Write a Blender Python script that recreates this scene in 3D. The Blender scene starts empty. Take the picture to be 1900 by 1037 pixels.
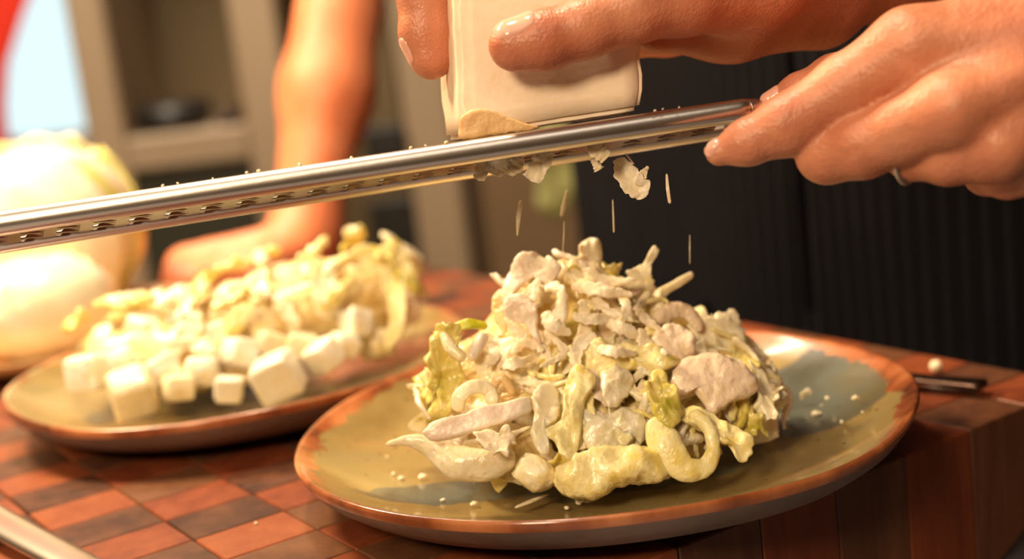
import bpy, bmesh, math, random
import numpy as np
from mathutils import Vector, Matrix, noise
R = math.radians
rng = random.Random(7)

# ------------------------------------------------------------------ camera
H, PITCH, ROLL, F = 0.18659, 0.19728, 0.1192, 2640.0
fw = np.array([0, math.cos(PITCH), -math.sin(PITCH)])
_r = np.array([1., 0, 0]); _u = np.cross(_r, fw)
rt = _r * math.cos(ROLL) - _u * math.sin(ROLL)
up = _u * math.cos(ROLL) + _r * math.sin(ROLL)
CO = np.array([0, 0, H])
cd = bpy.data.cameras.new('camera'); cam = bpy.data.objects.new('camera', cd)
bpy.context.scene.collection.objects.link(cam)
cam.matrix_world = Matrix(((rt[0], up[0], -fw[0], 0), (rt[1], up[1], -fw[1], 0), (rt[2], up[2], -fw[2], H), (0, 0, 0, 1)))
cd.sensor_width = 36; cd.lens = F * 36 / 1900; cd.clip_start = 0.02; cd.clip_end = 50
cd.dof.use_dof = True; cd.dof.focus_distance = 0.475; cd.dof.aperture_fstop = 5.4
bpy.context.scene.camera = cam
# ------------------------------------------------------------------ sky, lamps, added fills, exposure
sc = bpy.context.scene
sc.view_settings.view_transform = 'Standard'; sc.view_settings.look = 'None'
sc.view_settings.exposure = 0.22; sc.view_settings.gamma = 1.0; sc.view_settings.use_curve_mapping = False
wd = bpy.data.worlds.new('sky'); sc.world = wd; wd.use_nodes = True
wd.node_tree.nodes['Background'].inputs[0].default_value = (0.72, 0.92, 0.95, 1)
wd.node_tree.nodes['Background'].inputs[1].default_value = 1.0


def area(name, loc, target, size, power, col):
    l = bpy.data.lights.new(name, 'AREA'); l.shape = 'DISK'; l.size = size; l.energy = power; l.color = col
    o = bpy.data.objects.new(name, l); sc.collection.objects.link(o)
    o.location = loc
    o.rotation_euler = (Vector(target) - Vector(loc)).to_track_quat('-Z', 'Y').to_euler()
    o['kind'] = 'helper'
    return o


WARM = (1.0, 0.74, 0.46)
area('ceiling_lamp_light', (-0.14, 0.70, 1.10), (-0.05, 0.58, 0), 0.14, 9.0, (1.0, 0.80, 0.54))
area('overhead_fill_light', (-0.25, -0.35, 1.52), (0.0, 0.5, 0), 1.6, 11, (1.0, 0.84, 0.66))  # broad overhead light added to brighten the top of the grater bar
area('pendant_lamp_light', (-0.55, 0.90, 0.75), (-0.30, 0.80, 0.0), 0.18, 12, (1.0, 0.74, 0.42))
area('front_fill_light', (-0.55, -0.55, 0.78), (0.05, 0.6, 0.06), 0.30, 11, (1.0, 0.74, 0.44))  # fill added from the camera side to brighten the salad front
area('back_room_fill', (-0.6, 1.75, 1.5), (-0.6, 2.9, 0.2), 0.6, 52, (1.0, 0.86, 0.66))  # fill added to brighten the cabinets and curtain at the back


# ------------------------------------------------------------------ helpers
def W(px, py, d):
    """world point seen at picture position px,py at forward distance d"""
    return CO + d * (fw + rt * ((px - 950) / F) - up * ((py - 518.5) / F))


def Z(px, py, z):
    d = fw + rt * ((px - 950) / F) - up * ((py - 518.5) / F)
    return CO + d * ((z - H) / d[2])


def px2m(p, d):
    return p * d / F


def tag(o, label=None, cat=None, group=None, kind=None):
    if label: o['label'] = label
    if cat: o['category'] = cat
    if group: o['group'] = group
    if kind: o['kind'] = kind
    return o


def link(name, me, parent=None, mats=(), smooth=True):
    for m in mats: me.materials.append(m)
    if smooth: me.polygons.foreach_set('use_smooth', [True] * len(me.polygons))
    o = bpy.data.objects.new(name, me); sc.collection.objects.link(o)
    if parent: o.parent = parent
    return o


def mesh(name, v, f, parent=None, mats=(), smooth=True, center=False):
    me = bpy.data.meshes.new(name)
    v = np.asarray(v, float)
    off = None
    if center:
        off = v.mean(0); v = v - off
    me.from_pydata(v.tolist(), [], [tuple(int(i) for i in q) for q in f]); me.update()
    o = link(name, me, parent, mats, smooth)
    if off is not None: o.location = off
    return o


def empty(name, loc, label=None, cat=None, group=None):
    o = bpy.data.objects.new(name, None); sc.collection.objects.link(o)
    o.location = loc; o.empty_display_size = 0.01
    return tag(o, label, cat, group)


def put(o, parent):
    """parent while keeping world coordinates"""
    o.parent = parent; o.matrix_parent_inverse = Matrix.Translation(-Vector(parent.location))
    return o


def box_bm(bm, x0, x1, y0, y1, z0, z1, bev=0.0, seg=1):
    r = bmesh.ops.create_cube(bm, size=1)
    for v in r['verts']:
        v.co = Vector(((x0 + x1) / 2 + v.co.x * (x1 - x0), (y0 + y1) / 2 + v.co.y * (y1 - y0), (z0 + z1) / 2 + v.co.z * (z1 - z0)))
    if bev:
        es = list({e for v in r['verts'] for e in v.link_edges})
        bmesh.ops.bevel(bm, geom=es, offset=bev, segments=seg, affect='EDGES', clamp_overlap=True)
    return bm


def boxo(name, b, m, parent=None, bev=0.0, seg=1, smooth=False):
    bm = bmesh.new(); box_bm(bm, *b, bev=bev, seg=seg)
    me = bpy.data.meshes.new(name); bm.to_mesh(me); bm.free()
    o = link(name, me, None, [m], smooth)
    if parent: put(o, parent)
    return o


def tri_catmull(P, n):
    P = np.asarray(P, float); K = len(P)
    if K == 2:
        t = np.linspace(0, 1, n)[:, None]; return P[0] * (1 - t) + P[1] * t
    E = np.vstack([2 * P[0] - P[1], P, 2 * P[-1] - P[-2]])
    out = []
    for s in np.linspace(0, K - 1 - 1e-9, n):
        i = int(s); t = s - i
        a, b, c, d = E[i], E[i + 1], E[i + 2], E[i + 3]
        out.append(0.5 * ((2 * b) + (c - a) * t + (2 * a - 5 * b + 4 * c - d) * t * t + (3 * b - a - 3 * c + d) * t ** 3))
    return np.array(out)


def fbm(p, s, seed=0.0):
    v = Vector((p[0] * s + seed, p[1] * s - seed, p[2] * s + 2 * seed))
    return noise.noise(v) + 0.5 * noise.noise(v * 2.1) + 0.25 * noise.noise(v * 4.3)


def ribbon(P, w, th, n=None, curl=0.0, ruf=0.0, rf=4.0, en=0.0, nz=0.0, ns=150.0, seg=26, m=12, twist=0.0, ends=0.12, closed=False, seed=None, fo=None):
    """swept strip: closed solid with rounded section, curled, ruffled, ragged"""
    seed = rng.random() * 50 if seed is None else seed
    fo = (.16 if en > .12 else 0) if fo is None else fo
    if fo: m = max(m, 20)
    P = np.asarray(P, float)
    if closed: P = np.vstack([P, P[:1]])
    C = tri_catmull(P, seg + 1)
    if closed: C = C[:-1]
    K = len(C)
    if closed: T = np.roll(C, -1, 0) - np.roll(C, 1, 0)
    else: T = np.gradient(C, axis=0)
    T /= np.linalg.norm(T, axis=1)[:, None] + 1e-12
    w = np.interp(np.linspace(0, 1, K), np.linspace(0, 1, len(np.atleast_1d(w))), np.atleast_1d(w)) if np.ndim(w) else np.full(K, w)
    th = np.interp(np.linspace(0, 1, K), np.linspace(0, 1, len(np.atleast_1d(th))), np.atleast_1d(th)) if np.ndim(th) else np.full(K, th)
    n0 = np.asarray(n if n is not None else -fw, float)
    V, Fc = [], []
    for k in range(K):
        t = T[k]; s = np.cross(t, n0)
        if np.linalg.norm(s) < 1e-3: s = np.cross(t, n0 + np.array([.1, .2, .3]))
        s /= np.linalg.norm(s); nn = np.cross(s, t)
        a_ = twist * k / (K - 1)
        s2 = s * math.cos(a_) + nn * math.sin(a_); n2 = -s * math.sin(a_) + nn * math.cos(a_)
        q = k / (K - 1)
        e = 1.0
        if not closed:
            x = min(q, 1 - q) / ends
            if x < 1: e = math.sqrt(max(0.02, 1 - (1 - x) ** 2))
        L = q * 6.283 * rf
        for j in range(m):
            th_ = 6.28318 * j / m
            a, b = math.cos(th_), math.sin(th_)
            a = math.copysign(abs(a) ** 0.8, a)
            ww = w[k] * 0.5 * e
            side = 1 if a > 0 else -1
            if en: ww *= 1 + en * noise.noise(Vector((q * 14 * rf / 4 + seed, side * 3.1, seed))) * 1.6
            off = curl * w[k] * (a * a - 0.4) * e
            if ruf: off += ruf * abs(a) ** 1.4 * math.sin(L + (1.7 if side > 0 else 0) + 1.6 * noise.noise(Vector((q * 3 * rf, seed, side)))) * e
            if fo:
                fa = a * .5 * w[k]
                off += fo * w[k] * (noise.noise(Vector((q * 4.2 + seed, a * 1.3, seed))) * 1.5 + .7 * noise.noise(Vector((q * 10 + seed, a * 2.8, 2 * seed)))) * e
            p = C[k] + s2 * ww * a + n2 * (th[k] * 0.5 * b * e + off)
            if nz:
                d = nz * fbm(p, ns, seed)
                p = p + (n2 * b + s2 * a * 0.6) * d
            V.append(p)
    for k in range(K if closed else K - 1):
        k2 = (k + 1) % K
        for j in range(m):
            j2 = (j + 1) % m
            Fc.append((k * m + j, k * m + j2, k2 * m + j2, k2 * m + j))
    if not closed:
        Fc.append(tuple(reversed(range(m)))); Fc.append(tuple((K - 1) * m + j for j in range(m)))
        Fc = [tuple(f) for f in Fc]
    return np.array(V), [tuple(reversed(f)) for f in Fc]


_ico = {}


def ico(sub):
    if sub not in _ico:
        bm = bmesh.new(); bmesh.ops.create_icosphere(bm, subdivisions=sub, radius=1)
        bm.verts.ensure_lookup_table()
        _ico[sub] = (np.array([v.co[:] for v in bm.verts]), [tuple(v.index for v in f.verts) for f in bm.faces]); bm.free()
    return _ico[sub]


def chunk(c, r, ex=0.6, nz=0.12, ns=1.6, sub=3, rot=None, seed=None):
    """faceted lump: superellipsoid with noise"""
    seed = rng.random() * 50 if seed is None else seed
    V, Fc = ico(sub)
    S = np.sign(V) * np.abs(V) ** ex
    d = np.array([1 + nz * fbm(v, ns, seed) for v in V])
    S = S * d[:, None] * np.asarray(r)
    if rot is None: rot = (rng.uniform(-.5, .5), rng.uniform(-.5, .5), rng.uniform(0, 3.1))
    M = np.array(Matrix.Rotation(rot[2], 3, 'Z') @ Matrix.Rotation(rot[1], 3, 'Y') @ Matrix.Rotation(rot[0], 3, 'X'))
    return S @ M.T + np.asarray(c), Fc


def torn(c, t, b, n, ra, rb2, th, seed=None):
    """torn, crumpled leaf scrap: irregular outline, folded in depth, two-sided"""
    seed = rng.random() * 90 if seed is None else seed
    rings, m = 6, 26
    V = []; top = []
    def P(r, a):
        o = 1 + .42 * noise.noise(Vector((math.cos(a) * 1.2 + seed, math.sin(a) * 1.2, seed))) + .20 * noise.noise(Vector((math.cos(a) * 4 + seed, math.sin(a) * 4, 1))) + .06 * noise.noise(Vector((math.cos(a) * 9, math.sin(a) * 9, seed)))
        x, y = r * o * math.cos(a) * ra, r * o * math.sin(a) * rb2
        f = noise.noise(Vector((x * 105 + seed, y * 105, seed))) * .0042 + noise.noise(Vector((x * 230 + seed, y * 230, seed))) * .0014 + r * r * .0016 * math.sin(5 * a + seed)
        return x, y, f
    out = []
    for s in (1, -1):
        base = len(V); x, y, f = P(0, 0); V.append((x, y, f + s * th / 2))
        for k in range(1, rings + 1):
            r = k / rings; e = math.sqrt(max(0, 1 - (max(0, r - .8) / .2) ** 2)) if k < rings else 0.25
            for j in range(m):
                x, y, f = P(r, 6.28318 * j / m); V.append((x, y, f + s * th / 2 * e))
        out.append(base)
    Fc = []
    for s, base in zip((1, -1), out):
        for j in range(m):
            j2 = (j + 1) % m; q = [(base, base + 1 + j, base + 1 + j2)]
            for k in range(rings - 1):
                a0 = base + 1 + k * m; a1 = a0 + m; q.append((a0 + j, a1 + j, a1 + j2, a0 + j2))
            Fc += q if s > 0 else [tuple(reversed(x)) for x in q]
    a0 = out[0] + 1 + (rings - 1) * m; a1 = out[1] + 1 + (rings - 1) * m
    for j in range(m):
        j2 = (j + 1) % m; Fc.append((a0 + j, a1 + j, a1 + j2, a0 + j2))
    V = np.array(V)
    return np.asarray(c) + V[:, :1] * t + V[:, 1:2] * b + V[:, 2:] * n, Fc


def pslab(out, off, th, amp=.0012, n=None, dep=None, sc_=110., edge=.0004, rings=9, m=64):
    """thick crumpled piece with the given outline, standing on its own plane in front of / on the heap"""
    seed = rng.random() * 90
    cx = sum(p[0] for p in out) / len(out); cy = sum(p[1] for p in out) / len(out)
    c = W(cx, cy, dep - (.004 if .49 < dep < .525 else 0)) if dep else S(cx, cy, off) - fw * .003
    n = -fw * .8 + up * .5 if n is None else np.asarray(n, float)
    if not dep:
        g_ = grad(mound, c); n = n + g_ * .5
    n = n / np.linalg.norm(n)
    P = []
    for x, y in out:
        d = W(x, y, 1.0) - CO; P.append(CO + d * (((c - CO) @ n) / (d @ n)))
    P = np.array(P + P[:1]); C = tri_catmull(P, m + 1)[:-1]
    c = P[:-1].mean(0)
    V = []; base = []
    for s_ in (1, -1):
        base.append(len(V)); rows = [(c, 0.)]
        for k in range(1, rings + 1):
            r = k / rings
            rr = 1 - (1 - r) ** 1.35
            rows += [(c + (q - c) * rr, rr) for q in C]
        for i, (q, r) in enumerate(rows):
            f = amp * (noise.noise(Vector(q * sc_) + Vector((seed, 0, 0))) * 1.6 + .55 * noise.noise(Vector(q * sc_ * 2.6) + Vector((0, seed, 0))) + .2 * noise.noise(Vector(q * sc_ * 7)))
            e = math.sqrt(max(.04, 1 - max(0, (r - .72) / .28) ** 2))
            q2 = q + (q - c) / (np.linalg.norm(q - c) + 1e-9) * edge * r * 2 * noise.noise(Vector(q * 500))
            V.append(q2 + n * (f * (1 if s_ > 0 else .8) + s_ * th / 2 * e))
    Fc = []
    for s_, b in zip((1, -1), base):
        for j in range(m):
            j2 = (j + 1) % m; q = [(b, b + 1 + j, b + 1 + j2)]
            for k in range(rings - 1):
                a0 = b + 1 + k * m; q.append((a0 + j, a0 + m + j, a0 + m + j2, a0 + j2))
            Fc += q if s_ > 0 else [tuple(reversed(x)) for x in q]
    a0 = base[0] + 1 + (rings - 1) * m; a1 = base[1] + 1 + (rings - 1) * m
    for j in range(m):
        j2 = (j + 1) % m; Fc.append((a0 + j, a1 + j, a1 + j2, a0 + j2))
    return np.array(V), [tuple(reversed(f)) for f in Fc]


def merge(lst):
    V, Fc, n = [], [], 0
    for v, f in lst:
        V.append(v); Fc += [tuple(i + n for i in q) for q in f]; n += len(v)
    return np.vstack(V), Fc


# ---- signed distance modelling
def sd_cone(p, a, b, ra, rb):
    a = np.asarray(a, np.float32); b = np.asarray(b, np.float32)
    ab = b - a; L = float(ab @ ab) + 1e-12
    t = np.clip(((p - a) @ ab) / L, 0, 1)
    q = p - a - t[:, None] * ab
    return np.sqrt((q * q).sum(1)) - (ra + (rb - ra) * t)


def sd_ell(p, c, r, M=None):
    q = p - np.asarray(c, np.float32)
    if M is not None: q = q @ np.asarray(M, np.float32)
    r = np.asarray(r, np.float32)
    k0 = np.sqrt(((q / r) ** 2).sum(1)); k1 = np.sqrt(((q / (r * r)) ** 2).sum(1)) + 1e-9
    return k0 * (k0 - 1) / k1


def smin(a, b, k):
    h = np.maximum(k - np.abs(a - b), 0) / k
    return np.minimum(a, b) - h * h * k * 0.25


def smax(a, b, k): return -smin(-a, -b, k)


def nets(fn, lo, hi, h):
    """naive surface nets"""
    lo = np.asarray(lo, float); hi = np.asarray(hi, float)
    n = np.ceil((hi - lo) / h).astype(int) + 1
    ax = [np.arange(n[i]) * h + lo[i] for i in range(3)]
    G = np.empty(tuple(n), np.float32)
    step = max(1, int(400000 / (n[1] * n[2])))
    YY, ZZ = np.meshgrid(ax[1], ax[2], indexing='ij')
    for i in range(0, n[0], step):
        xs = ax[0][i:i + step]
        P = np.empty((len(xs), n[1], n[2], 3), np.float32)
        P[..., 0] = xs[:, None, None]; P[..., 1] = YY; P[..., 2] = ZZ
        G[i:i + step] = fn(P.reshape(-1, 3)).reshape(len(xs), n[1], n[2])
    G[0] = G[-1] = 1; G[:, 0] = G[:, -1] = 1; G[:, :, 0] = G[:, :, -1] = 1
    ins = G < 0
    cs = np.array(G.shape) - 1
    cnt = np.zeros(cs, np.uint8)
    for dx in (0, 1):
        for dy in (0, 1):
            for dz in (0, 1):
                cnt += ins[dx:dx + cs[0], dy:dy + cs[1], dz:dz + cs[2]]
    act = (cnt > 0) & (cnt < 8)
    idx = -np.ones(cs, np.int64); I = np.argwhere(act); idx[act] = np.arange(len(I))
    acc = np.zeros((len(I), 3)); num = np.zeros(len(I))
    cor = [(a, b, c) for a in (0, 1) for b in (0, 1) for c in (0, 1)]
    for a in cor:
        for d in range(3):
            if a[d] == 0:
                b = list(a); b[d] = 1
                ga = G[I[:, 0] + a[0], I[:, 1] + a[1], I[:, 2] + a[2]]; gb = G[I[:, 0] + b[0], I[:, 1] + b[1], I[:, 2] + b[2]]
                m = (ga < 0) != (gb < 0)
                t = np.where(m, ga / np.where(m, ga - gb, 1), 0)
                pt = np.array(a, float)[None] + t[:, None] * (np.array(b) - np.array(a))
                acc[m] += pt[m]; num[m] += 1
    V = lo + (I + acc / num[:, None]) * h
    Fc = []
    for d in range(3):
        u, w = (d + 1) % 3, (d + 2) % 3
        sa = [slice(None)] * 3; sb = [slice(None)] * 3
        sa[d] = slice(0, -1); sb[d] = slice(1, None)
        A, B = ins[tuple(sa)], ins[tuple(sb)]
        E = np.argwhere(A != B)
        E = E[(E[:, u] > 0) & (E[:, w] > 0) & (E[:, u] < G.shape[u] - 1) & (E[:, w] < G.shape[w] - 1)]
        fl = A[E[:, 0], E[:, 1], E[:, 2]]
        def g(du, dw):
            c = E.copy(); c[:, u] += du; c[:, w] += dw
            return idx[c[:, 0], c[:, 1], c[:, 2]]
        q = np.stack([g(-1, -1), g(0, -1), g(0, 0), g(-1, 0)], 1)
        q[~fl] = q[~fl][:, ::-1]
        Fc.append(q)
    return V, np.vstack(Fc)


def npmesh(name, V, Q, mats, parent=None):
    me = bpy.data.meshes.new(name)
    me.vertices.add(len(V)); me.vertices.foreach_set('co', np.asarray(V, np.float32).ravel())
    me.loops.add(len(Q) * 4); me.loops.foreach_set('vertex_index', np.asarray(Q, np.int32).ravel())
    me.polygons.add(len(Q)); me.polygons.foreach_set('loop_start', np.arange(len(Q), dtype=np.int32) * 4)
    me.polygons.foreach_set('loop_total', np.full(len(Q), 4, np.int32))
    me.update(calc_edges=True); me.validate()
    o = link(name, me, None, mats, True)
    if parent: put(o, parent)
    return o


# ------------------------------------------------------------------ materials
def srgb(r, g, b):
    f = lambda c: ((c / 255 + 0.055) / 1.055) ** 2.4 if c > 10 else c / 255 / 12.92
    return (f(r), f(g), f(b), 1)


class NT:
    def __init__(s, name):
        s.m = bpy.data.materials.new(name); s.m.use_nodes = True; s.t = s.m.node_tree; s.b = s.t.nodes['Principled BSDF']
    def n(s, ty, **kw):
        o = s.t.nodes.new(ty)
        for k, v in kw.items():
            if k in o.inputs.keys() if isinstance(k, str) else False: o.inputs[k].default_value = v
            else: setattr(o, k, v)
        return o
    def l(s, a, b): s.t.links.new(a, b)
    def set(s, **kw):
        for k, v in kw.items(): s.b.inputs[k.replace('_', ' ')].default_value = v
    def ramp(s, fac, stops, interp='LINEAR'):
        r = s.n('ShaderNodeValToRGB'); r.color_ramp.interpolation = interp
        e = r.color_ramp.elements
        e[0].position, e[0].color = stops[0]
        e[1].position, e[1].color = stops[-1]
        for p, c in stops[1:-1]:
            x = e.new(p); x.color = c
        s.l(fac, r.inputs[0]); return r.outputs[0]
    def noise(s, scale, coord=None, detail=3, rough=.5, dist=0):
        nz = s.n('ShaderNodeTexNoise'); nz.inputs['Scale'].default_value = scale
        nz.inputs['Detail'].default_value = detail; nz.inputs['Roughness'].default_value = rough; nz.inputs['Distortion'].default_value = dist
        s.l(coord if coord is not None else s.co(), nz.inputs['Vector']); return nz.outputs['Fac']
    def co(s, which='Object'):
        if not hasattr(s, '_tc'): s._tc = s.n('ShaderNodeTexCoord')
        return s._tc.outputs[which]
    def mix(s, f, a, b, mode='MIX'):
        x = s.n('ShaderNodeMix'); x.data_type = 'RGBA'; x.blend_type = mode
        for sock, v in ((x.inputs[0], f), (x.inputs[6], a), (x.inputs[7], b)):
            if isinstance(v, (int, float, tuple)): sock.default_value = v
            else: s.l(v, sock)
        return x.outputs[2]
    def math(s, op, a, b=0.0, c=0.0):
        x = s.n('ShaderNodeMath'); x.operation = op
        for i, v in enumerate((a, b, c)):
            if isinstance(v, (int, float)): x.inputs[i].default_value = v
            else: s.l(v, x.inputs[i])
        return x.outputs[0]
    def bump(s, h, strength=.3, dist=.001):
        x = s.n('ShaderNodeBump'); x.inputs['Strength'].default_value = strength; x.inputs['Distance'].default_value = dist
        s.l(h, x.inputs['Height']); s.l(x.outputs[0], s.b.inputs['Normal']); return x
    def base(s, c):
        if isinstance(c, tuple): s.b.inputs['Base Color'].default_value = c
        else: s.l(c, s.b.inputs['Base Color'])


def food(name, c1, c2, c3=None, scale=90, rough=.3, sss=.25, bump=.35, bscale=400, coat=.3):
    t = NT(name)
    nz = t.noise(scale, detail=4, rough=.6, dist=.6)
    oi = t.n('ShaderNodeObjectInfo')
    st = [(.3, c1), (.62, c2)] if c3 is None else [(.3, c1), (.5, c2), (.68, c3)]
    f = t.math('ADD', nz, t.math('MULTIPLY', t.math('SUBTRACT', oi.outputs['Random'], .5), .16))
    t.base(t.ramp(f, st))
    t.set(Roughness=rough, Subsurface_Weight=sss, Subsurface_Scale=.0035, Coat_Weight=coat, Coat_Roughness=.15)
    t.b.inputs['Subsurface Radius'].default_value = (1, .7, .35)
    t.bump(t.math('ADD', t.noise(bscale, detail=4), t.math('MULTIPLY', t.noise(130, detail=3), 1.5)), bump * 1.3, .0014)
    return t.m


def plain(name, c, rough=.5, metal=0, var=.0, scale=20, bump=0, bscale=60, bd=.001):
    t = NT(name)
    if var:
        nz = t.noise(scale, detail=5)
        d = tuple(x * (1 - var) for x in c[:3]) + (1,); b = tuple(min(1, x * (1 + var)) for x in c[:3]) + (1,)
        t.base(t.ramp(nz, [(.3, d), (.7, b)]))
    else: t.base(c)
    t.set(Roughness=rough, Metallic=metal)
    if bump: t.bump(t.noise(bscale, detail=4), bump, bd)
    return t.m


CREAM = food('dressed_cream', srgb(242, 218, 168), srgb(253, 240, 208), srgb(246, 224, 160))
PINKW = food('pinkish_white', srgb(242, 214, 190), srgb(252, 230, 208), srgb(250, 236, 216))
YEL = food('yellow_leaf', srgb(244, 220, 138), srgb(254, 238, 180), srgb(238, 214, 116))
YGRN = food('yellow_green_leaf', srgb(244, 224, 158), srgb(228, 208, 118), srgb(186, 176, 52))
GREYW = food('translucent_rib', srgb(224, 208, 170), srgb(242, 230, 202), srgb(228, 216, 160), sss=.45, rough=.2)
CHK = food('chicken_meat', srgb(248, 214, 186), srgb(253, 228, 204), srgb(248, 222, 180), bump=.5, bscale=250)
CORE = food('dressed_gap_shade', srgb(200, 164, 92), srgb(236, 214, 156), srgb(222, 190, 104), bump=.8, bscale=200)  # darker ochre puts the shadow between salad pieces into the colour
OCHRE = food('tan_peel', srgb(226, 176, 110), srgb(244, 206, 150), srgb(230, 190, 120))  # tan tone of the leaf edge and the arched sliver
CHS = food('hard_cheese', srgb(240, 216, 190), srgb(246, 224, 200), srgb(238, 212, 182), scale=30, rough=.5, bump=.08, coat=0)
SHRED = food('cheese_shred', srgb(244, 218, 180), srgb(252, 234, 204), srgb(242, 216, 176), scale=60, rough=.4, coat=.1)
TOFU = food('white_cube', srgb(250, 238, 214), srgb(255, 248, 232), srgb(246, 230, 190), rough=.35)


def skin_mat(name, c1, c2, c3):
    t = NT(name)
    nz = t.noise(28, detail=4, dist=.4); n2 = t.noise(160, detail=3)
    c = t.ramp(nz, [(.32, c1), (.5, c2), (.7, c3)])
    c = t.mix(.18, c, t.ramp(n2, [(.35, srgb(190, 110, 80)), (.65, srgb(255, 215, 185))]), 'MULTIPLY')
    t.base(c)
    t.set(Roughness=.42, Subsurface_Weight=.25, Subsurface_Scale=.006)
    t.b.inputs['Subsurface Radius'].default_value = (1, .4, .2)
    vor = t.n('ShaderNodeTexVoronoi'); vor.inputs['Scale'].default_value = 900; t.l(t.co(), vor.inputs['Vector'])
    h = t.math('ADD', t.math('MULTIPLY', vor.outputs['Distance'], .35), t.noise(260, detail=5))
    t.bump(h, .6, .0007)
    return t.m


SKIN = skin_mat('skin', srgb(196, 120, 90), srgb(214, 142, 110), srgb(226, 162, 130))
SKIN2 = skin_mat('tanned_skin', srgb(224, 132, 92), srgb(234, 146, 104), srgb(238, 156, 116))
NAIL = plain('nail', srgb(236, 176, 156), .12)
STEEL = plain('polished_steel', srgb(215, 208, 202), .3, 1, bump=.15, bscale=300, bd=.0003)
STEELD = plain('brushed_steel', srgb(88, 68, 58), .34, 1, var=.2, scale=60, bump=.3, bscale=200)


def glaze(name, cx, cy, spots, browns):
    """glazed stoneware face: beige glaze with pooled grey patches, ragged brown rim"""
    t = NT(name)
    co = t.co()
    sep = t.n('ShaderNodeSeparateXYZ'); t.l(co, sep.inputs[0])
    wob = t.noise(42, detail=5, rough=.6)
    wob2 = t.noise(9, detail=3)
    fine = t.noise(420, detail=4)
    base = t.ramp(t.noise(26, detail=4), [(.3, srgb(128, 104, 58)), (.55, srgb(156, 134, 84)), (.75, srgb(150, 136, 94))])
    specks = t.ramp(t.noise(240, detail=2), [(.26, srgb(70, 50, 20)), (.30, (1, 1, 1, 1))])
    base = t.mix(1.0, base, specks, 'MULTIPLY')
    pool = t.ramp(t.noise(30, detail=5), [(.3, srgb(78, 76, 62)), (.5, srgb(98, 102, 94)), (.7, srgb(108, 100, 76))])
    mask = None
    for (sx, sy, rx, ry, a) in spots:
        dx = t.math('SUBTRACT', sep.outputs[0], sx); dy = t.math('SUBTRACT', sep.outputs[1], sy)
        ca, sa = math.cos(a), math.sin(a)
        u = t.math('DIVIDE', t.math('ADD', t.math('MULTIPLY', dx, ca), t.math('MULTIPLY', dy, sa)), rx)
        v = t.math('DIVIDE', t.math('SUBTRACT', t.math('MULTIPLY', dy, ca), t.math('MULTIPLY', dx, sa)), ry)
        d = t.math('SQRT', t.math('ADD', t.math('MULTIPLY', u, u), t.math('MULTIPLY', v, v)))
        d = t.math('ADD', d, t.math('MULTIPLY', t.math('SUBTRACT', wob, .5), .9))
        m = t.math('SUBTRACT', 1, t.math('SMOOTH_MAX', 0, t.math('MINIMUM', 1, t.math('MULTIPLY', t.math('SUBTRACT', d, .95), 12)), .01))
        mask = m if mask is None else t.math('MAXIMUM', mask, m)
    col = t.mix(mask, base, pool)
    rr = t.math('SQRT', t.math('ADD', t.math('MULTIPLY', sep.outputs[0], sep.outputs[0]), t.math('MULTIPLY', sep.outputs[1], sep.outputs[1])))
    ang = t.math('ARCTAN2', sep.outputs[1], sep.outputs[0])
    cxy = t.n('ShaderNodeCombineXYZ'); t.l(t.math('MULTIPLY', ang, 3.2), cxy.inputs[0]); t.l(t.math('MULTIPLY', rr, 30), cxy.inputs[1])
    streak = t.noise(2.0, cxy.outputs[0], detail=5, rough=.65)
    thr = t.math('ADD', t.math('MULTIPLY', streak, -.020), .1225)
    rim = t.math('MULTIPLY', t.math('SUBTRACT', rr, thr), 500)
    rimc = t.math('MINIMUM', 1, t.math('MAXIMUM', 0, rim))
    brown = t.ramp(t.noise(1.3, cxy.outputs[0], detail=5), [(.32, srgb(84, 44, 28)), (.48, srgb(158, 88, 50)), (.66, srgb(206, 132, 84))])
    col = t.mix(rimc, col, brown)
    t.base(col)
    t.set(Roughness=.22, Coat_Weight=.5, Coat_Roughness=.08)
    t.bump(t.math('ADD', t.noise(60, detail=3), t.math('MULTIPLY', fine, .15)), .25, .0012)
    return t.m


BISQ = plain('stoneware_underside', srgb(128, 108, 98), .45, var=.22, scale=30, bump=.4, bscale=90)


def wood(name, a, b, c):
    t = NT(name)
    oi = t.n('ShaderNodeObjectInfo')
    mp = t.n('ShaderNodeMapping'); t.l(t.co(), mp.inputs[0]); mp.inputs['Scale'].default_value = (1, 1, .12)
    cx = t.n('ShaderNodeCombineXYZ'); t.l(t.math('MULTIPLY', oi.outputs['Random'], 9), cx.inputs[0]); t.l(t.math('MULTIPLY', oi.outputs['Random'], 4), cx.inputs[1])
    t.l(cx.outputs[0], mp.inputs['Location'])
    n1 = t.noise(60, mp.outputs[0], detail=5, rough=.65); n2 = t.noise(500, mp.outputs[0], detail=2)
    f = t.math('ADD', n1, t.math('MULTIPLY', t.math('SUBTRACT', oi.outputs['Random'], .5), .35))
    c_ = t.ramp(f, [(.28, a), (.5, b), (.74, c)])
    c_ = t.mix(.25, c_, t.ramp(n2, [(.4, (.6, .55, .5, 1)), (.6, (1, 1, 1, 1))]), 'MULTIPLY')
    t.base(c_)
    t.set(Roughness=.42, Specular_IOR_Level=.35)
    t.bump(t.math('ADD', n1, t.math('MULTIPLY', n2, .3)), .15, .0006)
    return t.m


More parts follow.
